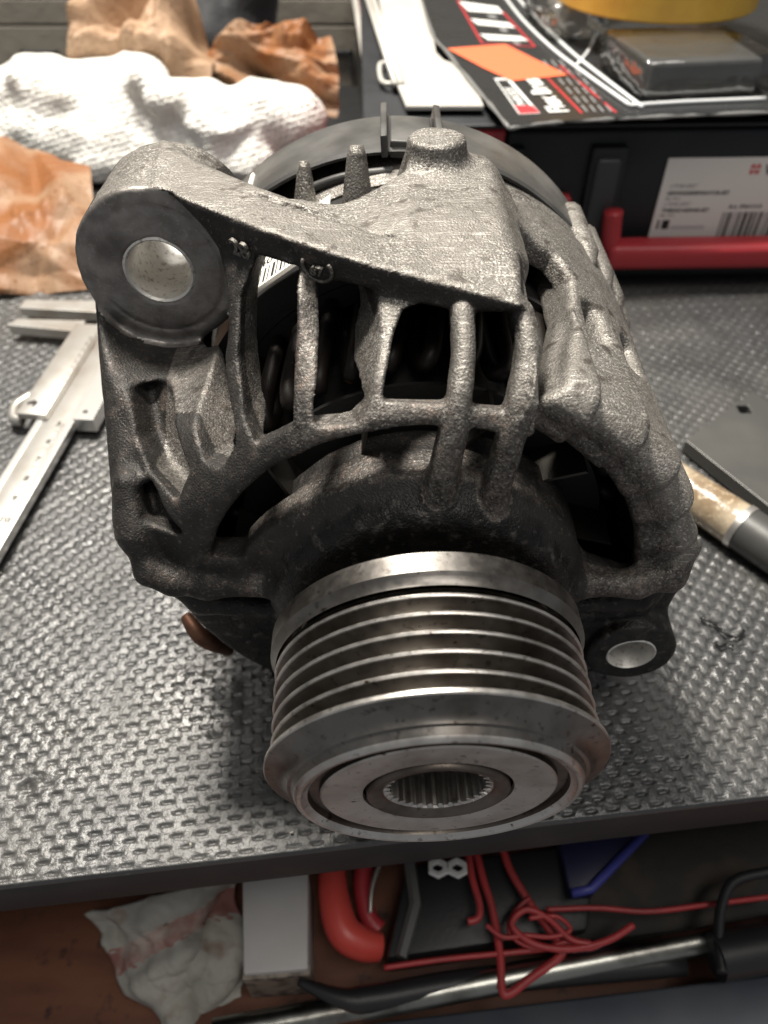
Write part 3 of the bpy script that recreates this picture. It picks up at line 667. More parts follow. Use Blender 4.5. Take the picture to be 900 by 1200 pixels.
lathe_part('front_flange', [(60.6, 29.4), (60.5, 30.7), (60.2, 31.0), (59.5, 31.1), (59.25, 30.9)], CREST, pul)
lathe_part('flange_cone', [(59.25, 30.9), (59.15, 30.5), (58.95, 29.4), (58.55, 28.4), (57.9, 27.6), (57.1, 27.05), (56.5, 26.8), (56.4, 26.5), (56.3, 26.2), (55.7, 25.95), (55.1, 25.7)], STEEL, pul)
lathe_part('end_ring', [(55.1, 25.7), (54.5, 25.4), (54.2, 25.0), (54.3, 24.4), (54.9, 23.9), (55.1, 23.2)], CREST, pul)
lathe_part('ring_groove', [(55.1, 23.2), (56.3, 22.9), (56.4, 21.2), (55.4, 21.0)], HUBST, pul)
lathe_part('bearing_seal', [(55.4, 21.0), (55.1, 20.7), (55.2, 19.5), (55.3, 14.0), (55.5, 13.5), (56.4, 13.4)], SEAL, pul)
lathe_part('hub_ring', [(56.4, 12.9), (55.3, 12.8), (54.9, 12.5), (54.9, 11.6), (55.3, 10.5), (55.7, 9.9), (55.9, 9.8)], HUBST, pul)
# splined bore
def bore():
    n = 30 * 6; prof = [55.9, 56.3, 76]; V = []; F = []
    for k in range(n):
        g = 2 * math.pi * k / n; f = (k % 6) / 6; tooth = max(0, min(1, 1.6 - abs(f - .5) * 5)); 
        for j, yy in enumerate(prof):
            rr = 9.8 if j == 0 else 9.6 - 1.15 * tooth
            V.append((AX + rr * math.sin(g), yy, AZ + rr * math.cos(g)))
    for k in range(n):
        q = (k + 1) % n
        for j in range(2): F.append((k * 3 + j, k * 3 + j + 1, q * 3 + j + 1, q * 3 + j))
    F.append(tuple(k * 3 + 2 for k in range(n)))
    MB().add(V, F).build('splined_bore', CREST, pul)
bore()

# ------------------------------------------------------------------ lettering cast on the arm
AF = frame((-29.0, 136.1, 117.3), (21.6, -17, 0), (0, -.30, .95))
ear_o = bpy.data.objects['support_arm']
text('raised_numerals', '28', 4.8, AF, CAST, ear_o, ext=.35, bold=.12)
AF2 = frame((-13.6, 127.7, 117.4), (16.4, -7.2, 0), (0, -.30, .95))
text('raised_numerals', '67', 2.8, AF2, CAST, ear_o, ext=.3, bold=.1)
V = [(1.7 + 3.0 * math.cos(R(g)), 1.6 + 3.0 * math.sin(R(g)), .05) for g in range(150, 391, 15)]
MB().tube([AF2 @ Vector(p) for p in V], .34, 8).build('raised_arc', CAST, ear_o, smooth=True)

# paper label stuck on the inner ring, seen between the ribs
g_ = R(-35); LF = frame((AX + 56.2 * math.sin(g_), 149, AZ + 56.2 * math.cos(g_)), (math.cos(g_), 0, -math.sin(g_)), (0, 1, 0))
lab = MB().box(-13, 14, 1.6, 25, .2, .55, 0, LF).build('paper_label', PAPERW, alt)
MB().box(-14, 15, -.6, 1.4, -1.5, .5, .3, LF).build('label_edge', STEELB, lab)
for k in range(16):
    MB().box(-10 + k * 1.25, -10 + k * 1.25 + (.3, .55, .3, .75)[k % 4], 2.6, 9.0, .56, .6, 0, LF).build('bar', INK, lab)
text('printed_text', '78CC', 5.2, LF @ Matrix.Translation((-5.0, 16.0, .58)), INK, lab, .02, bold=.05)
text('printed_text', '140', 4.2, LF @ Matrix.Translation((-8.0, 10.6, .58)), INK, lab, .02, bold=.05)

# ------------------------------------------------------------------ vernier caliper
CB = at(0, 640, z=6); CD = (Vector((5.0, 64, 0))).normalized(); CN = Vector((CD.y, -CD.x, 0))
CF = frame((-117.8, 222.7, 0), CD, -CN)                    # x up the beam to the jaws, y to the left, origin on the right edge
cal = empty('vernier_caliper', (-122, 230, 0)); tag(cal, 'steel vernier caliper lying on the mat at the left', 'caliper')
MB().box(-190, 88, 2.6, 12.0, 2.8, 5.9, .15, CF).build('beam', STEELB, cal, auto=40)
for a, b in ((0, 2.6), (12.0, 14.6)): MB().prism([(-190, a), (88, a), (88, b), (-190, b)], 2.6, 6.3, .35, CF).build('beam_edge', STEELG, cal)
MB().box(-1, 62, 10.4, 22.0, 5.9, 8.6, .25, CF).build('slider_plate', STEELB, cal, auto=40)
MB().prism([(-2, -8.2), (24, -8.2), (40, -1), (40, -0.2), (-2, -0.2)], 2.2, 8.2, .25, CF).build('slider_rail', STEELG, cal)
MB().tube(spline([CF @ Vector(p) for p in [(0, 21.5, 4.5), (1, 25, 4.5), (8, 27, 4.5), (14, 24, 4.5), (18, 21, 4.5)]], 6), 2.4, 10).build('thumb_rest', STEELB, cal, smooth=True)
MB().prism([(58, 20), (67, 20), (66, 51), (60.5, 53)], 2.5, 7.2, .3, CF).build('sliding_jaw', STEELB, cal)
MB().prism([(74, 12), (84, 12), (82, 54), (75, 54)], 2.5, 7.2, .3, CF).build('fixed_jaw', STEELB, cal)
for k in range(9):
    text('scale_digit', str(13 - k), 3.6, CF @ Matrix.Translation((-84 + k * 10.0, 6.2, 5.95)) @ Matrix.Rotation(R(-90), 4, 'Z'), INK, cal, .02, bold=.09)
for k in range(10):
    text('vernier_digit', str(k), 2.0, CF @ Matrix.Translation((13 + k * 4.2, 12.4, 8.65)) @ Matrix.Rotation(R(-90), 4, 'Z'), INK, cal, .02)
    MB().box(12 + k * 4.2, 12.25 + k * 4.2, 10.6, 12.2, 8.6, 8.66, 0, CF).build('vernier_mark', INK, cal)
for k in range(90):
    MB().box(-92 + k, -91.75 + k, 2.7, 4.3 + (k % 5 == 0) * 1.2, 5.9, 5.95, 0, CF).build('scale_mark', INK, cal)
MB().prism([(3, 17), (6, 16), (7.5, 18), (6, 20.4), (4.2, 19.6), (5.2, 18.3)], 8.6, 8.66, 0, CF).build('printed_emblem', INK, cal)
MB().prism([(2, -5), (3.6, -4), (3.0, -2.6), (1.4, -3.2)], 8.2, 8.26, 0, CF).build('printed_mark', INK, cal)

# ------------------------------------------------------------------ black plate and wrapped handle on the right
GUN = mat('dark_grey_plate', (0.085, 0.085, 0.082), 0.3, 0.42, bump=[(500, .03, 3)], var=[(40, (.11, .108, .10), .4, .7, 3)])
pts = [at(882, 459, z=6), at(803, 516, z=6), at(960, 640, z=6), at(1040, 560, z=6)]
def plate_obj():
    bm = bmesh.new(); c = at(872, 480, z=6); n = 28
    out = [Vector((p.x, p.y)) for p in pts]; hole = [Vector((c.x + 3.0 * math.cos(2 * math.pi * k / n), c.y + 3.0 * math.sin(2 * math.pi * k / n))) for k in range(n)]
    from mathutils.geometry import delaunay_2d_cdt
    allp = out + hole; ed = [(i, (i + 1) % 4) for i in range(4)] + [(4 + i, 4 + (i + 1) % n) for i in range(n)]
    v, e, f, *_ = delaunay_2d_cdt(allp, ed, [list(range(4)), list(range(4, 4 + n))[::-1]], 0, 1e-5)
    b = MB(); f = [q for q in f if (sum((v[i] for i in q), Vector((0, 0))) / len(q) - Vector((c.x, c.y))).length > 2.4]
    V = [(p.x, p.y, z) for z in (6.2, 0.6) for p in v]; m = len(v)
    F = [tuple(q) for q in f] + [tuple(i + m for i in q)[::-1] for q in f]
    F += [(a, b_, b_ + m, a + m) for a, b_ in e if len([1 for q in f if a in q and b_ in q]) == 1]
    b.add(V, F); o = b.build('drilled_plate', GUN); tag(o, 'flat dark grey metal plate with a small drilled hole', 'plate')
    md = o.modifiers.new('bevel', 'BEVEL'); md.width = .35 * MM; md.segments = 2; md.limit_method = 'ANGLE'
plate_obj()
WOOD = mat('worn_pale_handle', (0.46, 0.38, 0.275), 0, 0.25, var=[(70, (0.25, 0.18, 0.11), .42, .62, 5), (500, (.60, .50, .36), .55, .7, 4)], bump=[(140, .7, 4)], coat=.8)
hp0, hp1 = at(770, 552, z=7), at(872, 620, z=7); hd = (hp1 - hp0).normalized()
hn = empty('hand_file', (hp0 + hp1) / 2 * 1.0); hn.location.z = 0; tag(hn, 'worn tan tool handle with a dark grey ferrule beside the drilled plate', 'tool')
def bar(P, Q, r0, r1, nm, m, par, n=40, seg=6): return MB().tube([P.lerp(Q, k / seg) for k in range(seg + 1)], [r0 + (r1 - r0) * k / seg for k in range(seg + 1)], n).build(nm, m, par, auto=40)
bar(hp0 - hd * 40, hp1 - hd * 1, 6.6, 7.6, 'handle', WOOD, hn)
bar(hp1 - hd * 2.2, hp1, 7.9, 7.9, 'ring', STEELB, hn)
bar(hp1, hp1 + hd * 60, 7.6, 7.6, 'ferrule', GUN, hn)
bar(at(888, 648, z=2.5) - Vector((0, 0, 0)), at(960, 690, z=2.5), 2.0, 2.0, 'red_band', CASERED, hn)

# ------------------------------------------------------------------ tool case and what lies on it
TA = R(1.6); TF = Matrix.Translation((0, 340, 0)) @ Matrix.Rotation(TA, 4, 'Z')
case = empty('tool_case', (150, 450, 0)); tag(case, 'black and red plastic tool case with a white printed label', 'tool case')
MB().box(54, 330, 4, 300, 0.5, 68, 3, TF).build('body', CASEBLK, case, auto=40)
MB().box(-8, 53.4, 2, 300, 0.5, 69, 2, TF).build('side_block', CASERED, case, auto=40)
MB().box(-9, 333, 1, 302, 69.4, 71.2, .8, TF).build('lid', CASEBLK, case, auto=40)
# recessed front with frame posts
for x0, x1 in ((56, 62), (92, 108)): MB().box(x0, x1, -1.5, 6, 3, 62, 1.2, TF).build('front_post', CASEBLK, case, auto=40)
MB().box(94, 105, -4.2, 2, 20, 58, 1.5, TF).build('latch', mat('dark_grey_plastic', (.035, .037, .04), 0, .45), case, auto=40)
MB().box(56, 330, -3, 6, 1, 8.5, 1.5, TF).build('base_rim', CASEBLK, case, auto=40)
MB().box(77, 86, -3, 4, 29, 41, 1.5, TF).build('release_button', CASERED, case, auto=40)
hb = MB(); hb.box(105, 330, -15, -2, 10.5, 22.5, 3.2, TF); hb.build('carry_handle', CASERED, case, auto=50)
MB().tube(spline([TF @ Vector(p) for p in [(112, -8.5, 17), (107.5, -8.5, 20), (105.5, -8.5, 28), (104.5, -8.5, 37)]], 6), 4.3, 14).build('handle_arm', CASERED, case, smooth=True)
lb0 = TF.inverted() @ at(764, 274, Y=343.2); lb1 = TF.inverted() @ at(795, 185, Y=343.2)
LM = frame(TF @ Vector((lb0.x, 3.6, lb0.z)), TF.to_3x3() @ Vector((1, 0, 0)), (0, 0, 1))
PAPERC = mat('white_case_label', (0.74, 0.71, 0.67), 0, 0.55)
MB().box(0, 76, -6, 33.5, 0, .3, 0, LM).build('printed_label', PAPERC, case)
pl = bpy.data.objects['printed_label']
def lt(s_, x, y, size, m=INK, bold=0, shear=0): text('printed_text', s_, size, LM @ Matrix.Translation((x, y, .36)), m, pl, .02, shear, bold)
lt('(/TIME-SERT', 4.0, 20.2, 2.4, GREYINK, 0, .25); lt('GEWINDEREPARATUR-SET', 3.6, 16.9, 2.45, INK, .07); lt('M6 - M12', 3.4, 14.6, 1.7, INK)
lt('(/TIME-SERT', 3.4, 11.8, 2.4, GREYINK, 0, .25); lt('THREAD-REPAIR-SET', 3.2, 8.8, 2.45, INK, .07); lt('M6 - M12', 3.0, 6.6, 1.7, INK)
lt('Art. 0964 010', 34.5, 10.2, 2.8, INK, .05)
rs = random.Random(3); xx = 33.0
while xx < 66:
    w_ = rs.choice((.35, .6, 1.0, 1.4)); MB().box(xx, xx + w_, -4, 8.4, .3, .38, 0, LM).build('bar', INK, pl); xx += w_ + rs.choice((.4, .7, 1.0))
for x0 in (2.6, 5.0): MB().box(x0, x0 + (1.0 if x0 < 4 else 3.4), .6, 5.0, .3, .38, 0, LM).build('pictogram', INK, pl)
MB().box(9.5, 26, .4, 2.2, .3, .36, 0, LM).build('pale_strip', mat('pale_grey_print', (.52, .50, .49), 0, .6), pl)
for r_ in (0, 1):
    for k in (0, 1):
        x0, y0 = 38.6 + k * 2.5, 25.6 + r_ * 3.0
        sg = 1 if r_ == 0 else -1; yb = y0 + (2.4 if sg > 0 else 0)
        MB().prism([(x0, yb), (x0 + .7, yb - sg * 2.4), (x0 + 1.2, yb - sg * 1.2), (x0 + 1.7, yb - sg * 2.4), (x0 + 2.4, yb), (x0 + 1.7, yb), (x0 + 1.2, yb - sg * .6), (x0 + .7, yb)], .3, .38, 0, LM).build('red_emblem', REDINK, pl)
lt('WURTH', 45.6, 25.6, 6.6, INK, .12)

# pale sheet metal tray on the case
ZT = 72.0
TRAY = mat('pale_painted_sheet', (0.60, 0.585, 0.54), 0.1, 0.34, bump=[(300, .05, 3)], var=[(30, (.52, .50, .46), .4, .7, 3)])
def apoly(P, z): return [at(*p, z=z) for p in P]
tray = empty('sheet_metal_bracket', at(520, 100, z=ZT)); tag(tray, 'pale sheet metal bracket with a cut-out edge beside the blister pack', 'bracket')
MB().prism([(p.x, p.y) for p in apoly([(476, 125), (464, 96), (440, -20), (500, -20), (504, 22), (511, 62), (520, 71), (543, 79), (552, 90), (567, 125)], 75)], 73.5, 75.4, .3).build('plate', TRAY, tray)
for a, b, c in (((470, 99), (431, -20), 2.0), ((463, 99), (424, -20), 1.4)):
    MB().tube(apoly([a, b], 75.5), c, 10).build('edge_rail', TRAY, tray, smooth=True)
MB().tube(spline(apoly([(453, 74), (445, 76), (446, 92), (452, 98), (460, 98)], 74.5), 5), 1.2, 8).build('clip', TRAY, tray, smooth=True)
gr_ = empty('steel_rail', at(430, 60, z=40)); tag(gr_, 'dark steel rail standing behind the alternator left of the case', 'rail')
RAILM = mat('dark_worn_rail', (.075, .075, .075), .6, .38, var=[(60, (.16, .155, .15), .5, .7, 4)])
MB().prism([(p.x, p.y) for p in apoly([(441, 140), (405, -25), (426, -25), (470, 128)], 40)], 1, 60, .8).build('rail_body', RAILM, gr_)
MB().tube(apoly([(439, 128), (412, -25)], 62), 2.4, 10).build('rail_edge', TRAY, gr_, smooth=True)

# blister pack
CARD = mat('black_printed_card', (0.022, 0.023, 0.024), 0, 0.28, rvar=(40, .2, .4), bump=[(60, .25, 3)])
ZC = 77.0
def cm(x, y, z=ZC): return at(x, y, z=z)
pack = empty('blister_pack', cm(700, 80)); pack.location.z = 71.4 * MM; tag(pack, 'black carded blister pack lying on the tool case under the tape roll', 'blister pack')
cp = apoly([(597, 149), (575, 122), (555, 98), (524, 60), (505, 34), (487, -30), (960, -30), (960, 128), (760, 136), (640, 143)], ZC)
MB().prism([(p.x, p.y) for p in cp], ZC - 1.0, ZC, .2).build('card', CARD, pack)
MB().tube(spline([p + Vector((0, 0, -.5)) for p in cp[:6]], 4), [.8 + .35 * math.sin(k * 2.7) * math.sin(k * 1.1) for k in range(21)], 8).build('card_edge', mat('creased_card_edge', (.20, .20, .195), 0, .35, bump=[(400, .3, 3)]), pack, smooth=True)
MB().tube(spline([p + Vector((0, 0, -.6)) for p in apoly([(597, 149), (640, 143), (700, 139), (760, 136), (850, 132), (960, 128)], ZC)], 5), [.7 + .4 * math.sin(k * 1.9) * math.sin(k * .7) for k in range(26)], 8).build('card_edge', bpy.data.materials['creased_card_edge'], pack, smooth=True)
def flat(name, P, m, par, z=ZC, th=.12):
    q = apoly(P, z); return MB().prism([(p.x, p.y) for p in q], z + .02, z + .02 + th, 0).build(name, m, par)
def strip(name, a, b, wd, m, par, z=ZC):
    p, q = at(*a, z=z), at(*b, z=z); n = Vector((q.y - p.y, p.x - q.x, 0)).normalized() * wd / 2
    return MB().prism([(p - n)[:2], (q - n)[:2], (q + n)[:2], (p + n)[:2]], z + .02, z + .14, 0).build(name, m, par)
for a, b in (((536, 0), (565, 51)), ((589, 14), (627, 55)), ((565, 51), (627, 55)), ((640, 90), (682, 133)), ((656, 77), (722, 132))): strip('red_line', a, b, .9, REDINK, pack)
for P in ([(538, 2), (583, 8), (590, 16), (549, 13)], [(551, 22), (596, 27), (604, 33), (560, 29)], [(562, 40), (610, 43), (619, 48), (572, 47)]): flat('printed_picture', P, WHITEINK, pack)
for P in ([(570, 17), (580, 18), (583, 22), (574, 21)], [(584, 32), (592, 33), (596, 38), (588, 37)], [(600, 48), (607, 49), (611, 53), (604, 52)]): flat('printed_picture', P, GREYINK, pack)
ST = mat('orange_price_sticker', (0.78, 0.165, 0.07), 0, 0.5, bump=[(120, .3, 3)])
sk = flat('price_sticker', [(524, 57), (592, 52), (628, 70), (665, 88), (600, 95), (567, 80)], ST, pack, ZC + .25)
flat('logo_panel', [(579, 92), (597, 92), (633, 133), (608, 134)], WHITEINK, pack); flat('logo_inner', [(582, 94), (594, 94), (621, 124), (604, 125)], CARD, pack, ZC + .15)
flat('logo_block', [(603, 124), (624, 124), (632, 132), (609, 133)], REDINK, pack, ZC + .16)
def ctext(s_, a, b, c, size, m, bold=0.0):
    p, q = at(*a, z=ZC + .3), at(*b, z=ZC + .3); M = frame(p, q - p, Vector((-(q - p).y, (q - p).x, 0))); return text('printed_text', s_, size, M, m, pack, .02, 0, bold)
ctext('PARKSIDE', (617, 123), (590, 91), None, 5.4, WHITEINK, .1)
ctext('Flex Brush', (667, 131), (610, 71), None, 12.0, WHITEINK, .35)
for i in range(4):
    for k in range(6):
        a0 = (688 + i * 9.5 - k * 9, 131 - k * 10.5); strip('small_print', (a0[0], a0[1]), (a0[0] - 6.4, a0[1] - 7.6), .95, GREYINK, pack)
def clear_plastic():
    m = mat('clear_blister_plastic', (1, 1, 1), 0, .08, bump=[(32, 3.0, 3)]); N = m.node_tree.nodes; L = m.node_tree.links
    b = N['Principled BSDF']; tr = N.new('ShaderNodeBsdfTransparent'); tr.inputs[0].default_value = (.93, .94, .94, 1); gl = N.new('ShaderNodeBsdfGlossy'); gl.inputs['Roughness'].default_value = .07
    L.new(b.inputs['Normal'].links[0].from_socket, gl.inputs['Normal']); fr = N.new('ShaderNodeFresnel'); fr.inputs[0].default_value = 1.6
    L.new(b.inputs['Normal'].links[0].from_socket, fr.inputs['Normal']); ad = N.new('ShaderNodeMath'); ad.operation = 'ADD'; ad.inputs[1].default_value = .07; L.new(fr.outputs[0], ad.inputs[0]); ms = N.new('ShaderNodeMixShader'); L.new(ad.outputs[0], ms.inputs[0]); L.new(tr.outputs[0], ms.inputs[1]); L.new(gl.outputs[0], ms.inputs[2])
    L.new(ms.outputs[0], N['Material Output'].inputs['Surface']); return m
CLEAR = clear_plastic()
GREYB = mat('grey_brush_block', (0.11, 0.107, 0.10), 0.35, 0.38, var=[(50, (.13, .125, .12), .4, .65, 4, (1, 4, 4))], bump=[(120, .4, 3)])
b0 = at(750, 119, z=ZC); b1 = at(893, 112, z=ZC)
htop = 186 - b0.y * math.tan(PITCH - math.atan((600 - 70) / FPX)); 
tl = at(712, 34, z=htop); 
BX = frame((b0.x, b0.y, ZC), b1 - b0, Vector((-(b1 - b0).y, (b1 - b0).x, 0))); wd_ = (b1 - b0).length; dp = max(30, tl.y - b0.y)
MB().prism([(3, 2), (wd_ - 3, 2), (wd_ - 1, dp - 3), (2, dp - 3)], .3, htop - ZC - 2, 1.5, BX).build('brush_block', GREYB, pack)
cb = MB(); cb.box(-2, wd_ + 3, -2, dp + 3, .2, htop - ZC, 3.0, BX); cb.build('clear_bubble', CLEAR, pack, auto=50)
c0 = at(655, 50, z=ZC); c1 = at(700, 55, z=ZC)
CBX = frame((c0.x, c0.y, ZC), (1, .1, 0), (0, 1, 0))
MB().box(-6, 26, 0, 60, .2, 17, 5.0, CBX).build('clear_bubble', CLEAR, pack, auto=50)
MB().tube([CBX @ Vector((10, 8, 7)), CBX @ Vector((10, 22, 7)), CBX @ Vector((10, 23, 7)), CBX @ Vector((10, 55, 7))], [6, 6, 3, 3], 18).build('brush_shank', STEELB, pack, auto=40)
for P in ([(588, -6), (612, 25), (648, 60), (690, 92), (738, 126)], [(602, -6), (626, 22), (668, 62), (705, 92), (752, 128)], [(738, 126), (800, 122), (896, 118)], [(700, 36), (690, 60), (676, 78)]):
    MB().tube(spline([p + Vector((0, 0, .8)) for p in apoly(P, ZC)], 6), .9, 8).build('bubble_rim', mat('plastic_rim', (.75, .77, .77), 0, .12, spec=.8) if 'plastic_rim' not in bpy.data.materials else bpy.data.materials['plastic_rim'], pack, smooth=True)

# tape roll
TAPE = mat('yellow_tape', (0.62, 0.37, 0.055), 0, 0.42, var=[(60, (.52, .29, .04), .4, .7, 4)], bump=[(90, .25, 3), (800, .03, 2)])
tf = at(798, 29, z=htop + .5); tr = 50.0
roll = empty('tape_roll', (tf.x, tf.y + tr, htop + .2)); tag(roll, 'roll of yellow adhesive tape lying flat at the top right', 'tape roll')
def vlathe(prof, c, n=96):
    V = []; F = []; m = len(prof)
    for k in range(n):
        g = 2 * math.pi * k / n
        for (r_, z_) in prof: V.append((c[0] + r_ * math.cos(g), c[1] + r_ * math.sin(g), z_))
    for k in range(n):
        for i in range(m): F.append((k * m + i, k * m + (i + 1) % m, ((k + 1) % n) * m + (i + 1) % m, ((k + 1) % n) * m + i))
    return MB().add(V, F)
vlathe([(39.3, htop + .3), (tr - 1, htop + .3), (tr, htop + 1.2), (tr, htop + 29), (tr - 1, htop + 30), (39.3, htop + 30)], (tf.x, tf.y + tr)).build('tape', TAPE, roll, auto=40)
vlathe([(36.5, htop + .2), (39.2, htop + .2), (39.2, htop + 30), (36.5, htop + 30)], (tf.x, tf.y + tr)).build('core', KRAFT, roll, auto=40)
cr0 = at(893, 165, z=60); MB().box(cr0.x, cr0.x + 30, cr0.y - 1, cr0.y - .6, 58, 74, .1).build('printed_packet', PAPERW); tag(bpy.data.objects['printed_packet'], 'white edge of a printed packet at the right frame edge', 'packet')

# ------------------------------------------------------------------ knitted gloves and crumpled paper
def knit():
    m = mat('white_cotton_knit', (0.86, 0.85, 0.80), 0, 0.85, spec=.2, sheen=.3, var=[(30, (.76, .735, .66), .5, .7, 4)])
    N = m.node_tree.nodes; L = m.node_tree.links; tc = N.new('ShaderNodeTexCoord')
    mp = N.new('ShaderNodeMapping'); mp.inputs['Rotation'].default_value = (.3, .2, R(35)); mp.inputs['Scale'].default_value = (420, 260, 330); L.new(tc.outputs['Object'], mp.inputs[0])
    vo = N.new('ShaderNodeTexVoronoi'); vo.inputs['Scale'].default_value = 1.0; vo.inputs['Randomness'].default_value = .45; L.new(mp.outputs[0], vo.inputs['Vector'])
    bp = N.new('ShaderNodeBump'); bp.invert = True; bp.inputs['Distance'].default_value = 1.5 * MM; L.new(vo.outputs['Distance'], bp.inputs['Height']); L.new(bp.outputs[0], N['Principled BSDF'].inputs['Normal'])
    return m
KNIT = knit()
def glove():
    v = Vol((-270, 395, 0), (5, 545, 82), 1.5)
    def cap(a, b, r0, r1=None, k=3.5):
        lo = np.minimum(a, b) - max(r0, r1 or r0) - 10; hi = np.maximum(a, b) + max(r0, r1 or r0) + 10
        v.add(capsule(a, b, r0, r1), tuple((lo[i], hi[i]) for i in range(3)), k)
    A = lambda x, y, z: np.array(at(x, y, z=z))
    cap(A(-40, 150, 18), A(120, 150, 20), 26, 24); cap(A(20, 120, 30), A(170, 110, 32), 22, 20)
    cap(A(150, 110, 34), A(168, 95, 50), 17, 9); cap(A(168, 140, 25), A(260, 150, 25), 24, 20)
    cap(A(250, 150, 26), A(345, 140, 24), 20, 19); cap(A(300, 125, 34), A(360, 135, 22), 13, 12, 5)
    cap(A(60, 172, 14), A(150, 165, 18), 15, 17, 4); cap(A(-30, 190, 8), A(60, 178, 10), 12, 13, 4)
    cap(A(120, 180, 12), A(290, 185, 12), 16, 15, 5); cap(A(40, 105, 42), A(80, 112, 40), 14, 13, 4)
    cap(A(190, 120, 42), A(240, 118, 38), 12, 12, 5); cap(A(-20, 105, 40), A(50, 120, 36), 12, 14, 5)
    nz_ = vnoise(v.D.shape, None, 1.5, 30, 5); v.D += 3.2 * nz_ + 4.5 * np.abs(vnoise(v.D.shape, None, 1.5, 20, 7)) + 1.2 * vnoise(v.D.shape, None, 1.5, 9, 6) - 1.5
    sl, x, y, z = v.sub(None); v.D[:] = np.maximum(v.D, .6 - z)
    V, F = v.mesh(); o = link('knitted_gloves', mesh_np('knitted_gloves', V, F), KNIT)
    tag(o, 'heap of white knitted cotton work gloves behind the alternator', 'gloves')
glove()
def crumple(name, G, label, cat, m, seed=1, amp=7.0, nl=16, n=64, th=.25, grp=None):
    """G: rows of control points; creased like crushed paper"""
    rs = np.random.RandomState(seed); G = np.array([[list(p) for p in r] for r in G], float); nu, nv, _ = G.shape
    def bas(t, k):
        t = np.asarray(t); from math import comb
        return np.stack([comb(k - 1, i) * t ** i * (1 - t) ** (k - 1 - i) for i in range(k)], -1)
    U = np.linspace(0, 1, n); Bu, Bv = bas(U, nu), bas(U, nv); S = np.einsum('ai,bj,ijk->abk', Bu, Bv, G)
    nr = np.cross(np.gradient(S, axis=0), np.gradient(S, axis=1)); nr /= np.maximum(np.linalg.norm(nr, axis=2, keepdims=True), 1e-6)
    A, B = np.meshgrid(U, U, indexing='ij'); h = np.zeros_like(A)
    for i in range(nl):
        g = rs.uniform(0, math.pi); p = rs.uniform(0, 1, 2); d = (A - p[0]) * math.cos(g) + (B - p[1]) * math.sin(g)
        t = -(A - p[0]) * math.sin(g) + (B - p[1]) * math.cos(g); fall = np.clip(1 - np.abs(t) / rs.uniform(.3, .9), 0, 1)
        h += rs.choice((-1, 1)) * np.maximum(0, rs.uniform(.10, .30) - np.abs(d)) * fall * 5
    for i in range(nl * 2):
        g = rs.uniform(0, math.pi); p = rs.uniform(0, 1, 2); d = (A - p[0]) * math.cos(g) + (B - p[1]) * math.sin(g)
        t = -(A - p[0]) * math.sin(g) + (B - p[1]) * math.cos(g); fall = np.clip(1 - np.abs(t) / rs.uniform(.1, .35), 0, 1)
        h += rs.choice((-1, 1)) * np.maximum(0, rs.uniform(.03, .09) - np.abs(d)) * fall * 4
    S = S + nr * (h * amp)[:, :, None]
    ii = np.arange(n * n).reshape(n, n); F = np.stack([ii[:-1, :-1], ii[1:, :-1], ii[1:, 1:], ii[:-1, 1:]], -1).reshape(-1, 4)
    o = link(name, mesh_np(name, S.reshape(-1, 3), F, False), m); md = o.modifiers.new('thickness', 'SOLIDIFY'); md.thickness = th * MM; tag(o, label, cat, grp); return o
crumple('kraft_paper', [[at(-60, 345, z=1), at(30, 348, z=1), at(112, 338, z=1)], [at(-60, 300, z=14), at(30, 300, z=16), at(112, 290, z=14)], [at(-60, 215, z=34), at(40, 235, z=30), at(110, 205, z=32)], [at(-60, 170, z=24), at(30, 175, z=26), at(105, 195, z=24)]],
        'oil-stained brown kraft paper in front of the gloves at the left', 'paper', KRAFTO, 3, 7, 12)
crumple('kraft_paper', [[at(40, 108, z=24), at(120, 118, z=22), at(235, 126, z=22)], [at(60, 84, z=44), at(120, 40, z=64), at(265, 70, z=50)], [at(150, -10, z=74), at(190, -24, z=78), at(225, -10, z=74)]],
        'crumpled plain brown kraft paper standing behind the gloves', 'paper', KRAFT, 8, 16, 18)
crumple('kraft_paper', [[at(215, 108, z=24), at(300, 130, z=20), at(396, 136, z=20)], [at(235, 60, z=46), at(290, 70, z=46), at(404, 100, z=38)], [at(285, 25, z=62), at(330, 30, z=62), at(388, 40, z=56)]],
        'crushed brown kraft paper with an oily patch, left of the steel rail', 'paper', KRAFTO, 12, 13, 16)
CLOTHB = mat('black_cloth', (0.02, 0.021, 0.024), 0, 0.7, bump=[(300, .5, 4)], sheen=.2)
def lump(name, caps_, lo, hi, h, m, label, cat, nz=(2.0, 12), k=6):
    v = Vol(lo, hi, h)
    for a, b, r0, r1 in caps_: v.add(capsule(a, b, r0, r1), None, k)
    v.D += nz[0] * vnoise(v.D.shape, None, h, nz[1], 9)
    sl, x, y, z = v.sub(None); v.D[:] = np.maximum(v.D, lo[2] + h - z + 0 * v.D)
    V, F = v.mesh(); o = link(name, mesh_np(name, V, F), m); tag(o, label, cat); return o
A = lambda x, y, Y: at(x, y, Y=Y)
lump('black_glove', [(A(240, 50, 590), A(250, -10, 612), 24, 20), (A(262, 60, 590), A(275, -20, 612), 16, 16), (A(285, 60, 592), A(298, -20, 592), 14, 13), (A(305, 30, 594), A(312, -20, 594), 11, 10), (A(230, 90, 590), A(310, 90, 590), 20, 20)],
     (-210, 540, 0), (-60, 640, 110), 2.0, CLOTHB, 'black work glove standing against the back wall', 'glove')

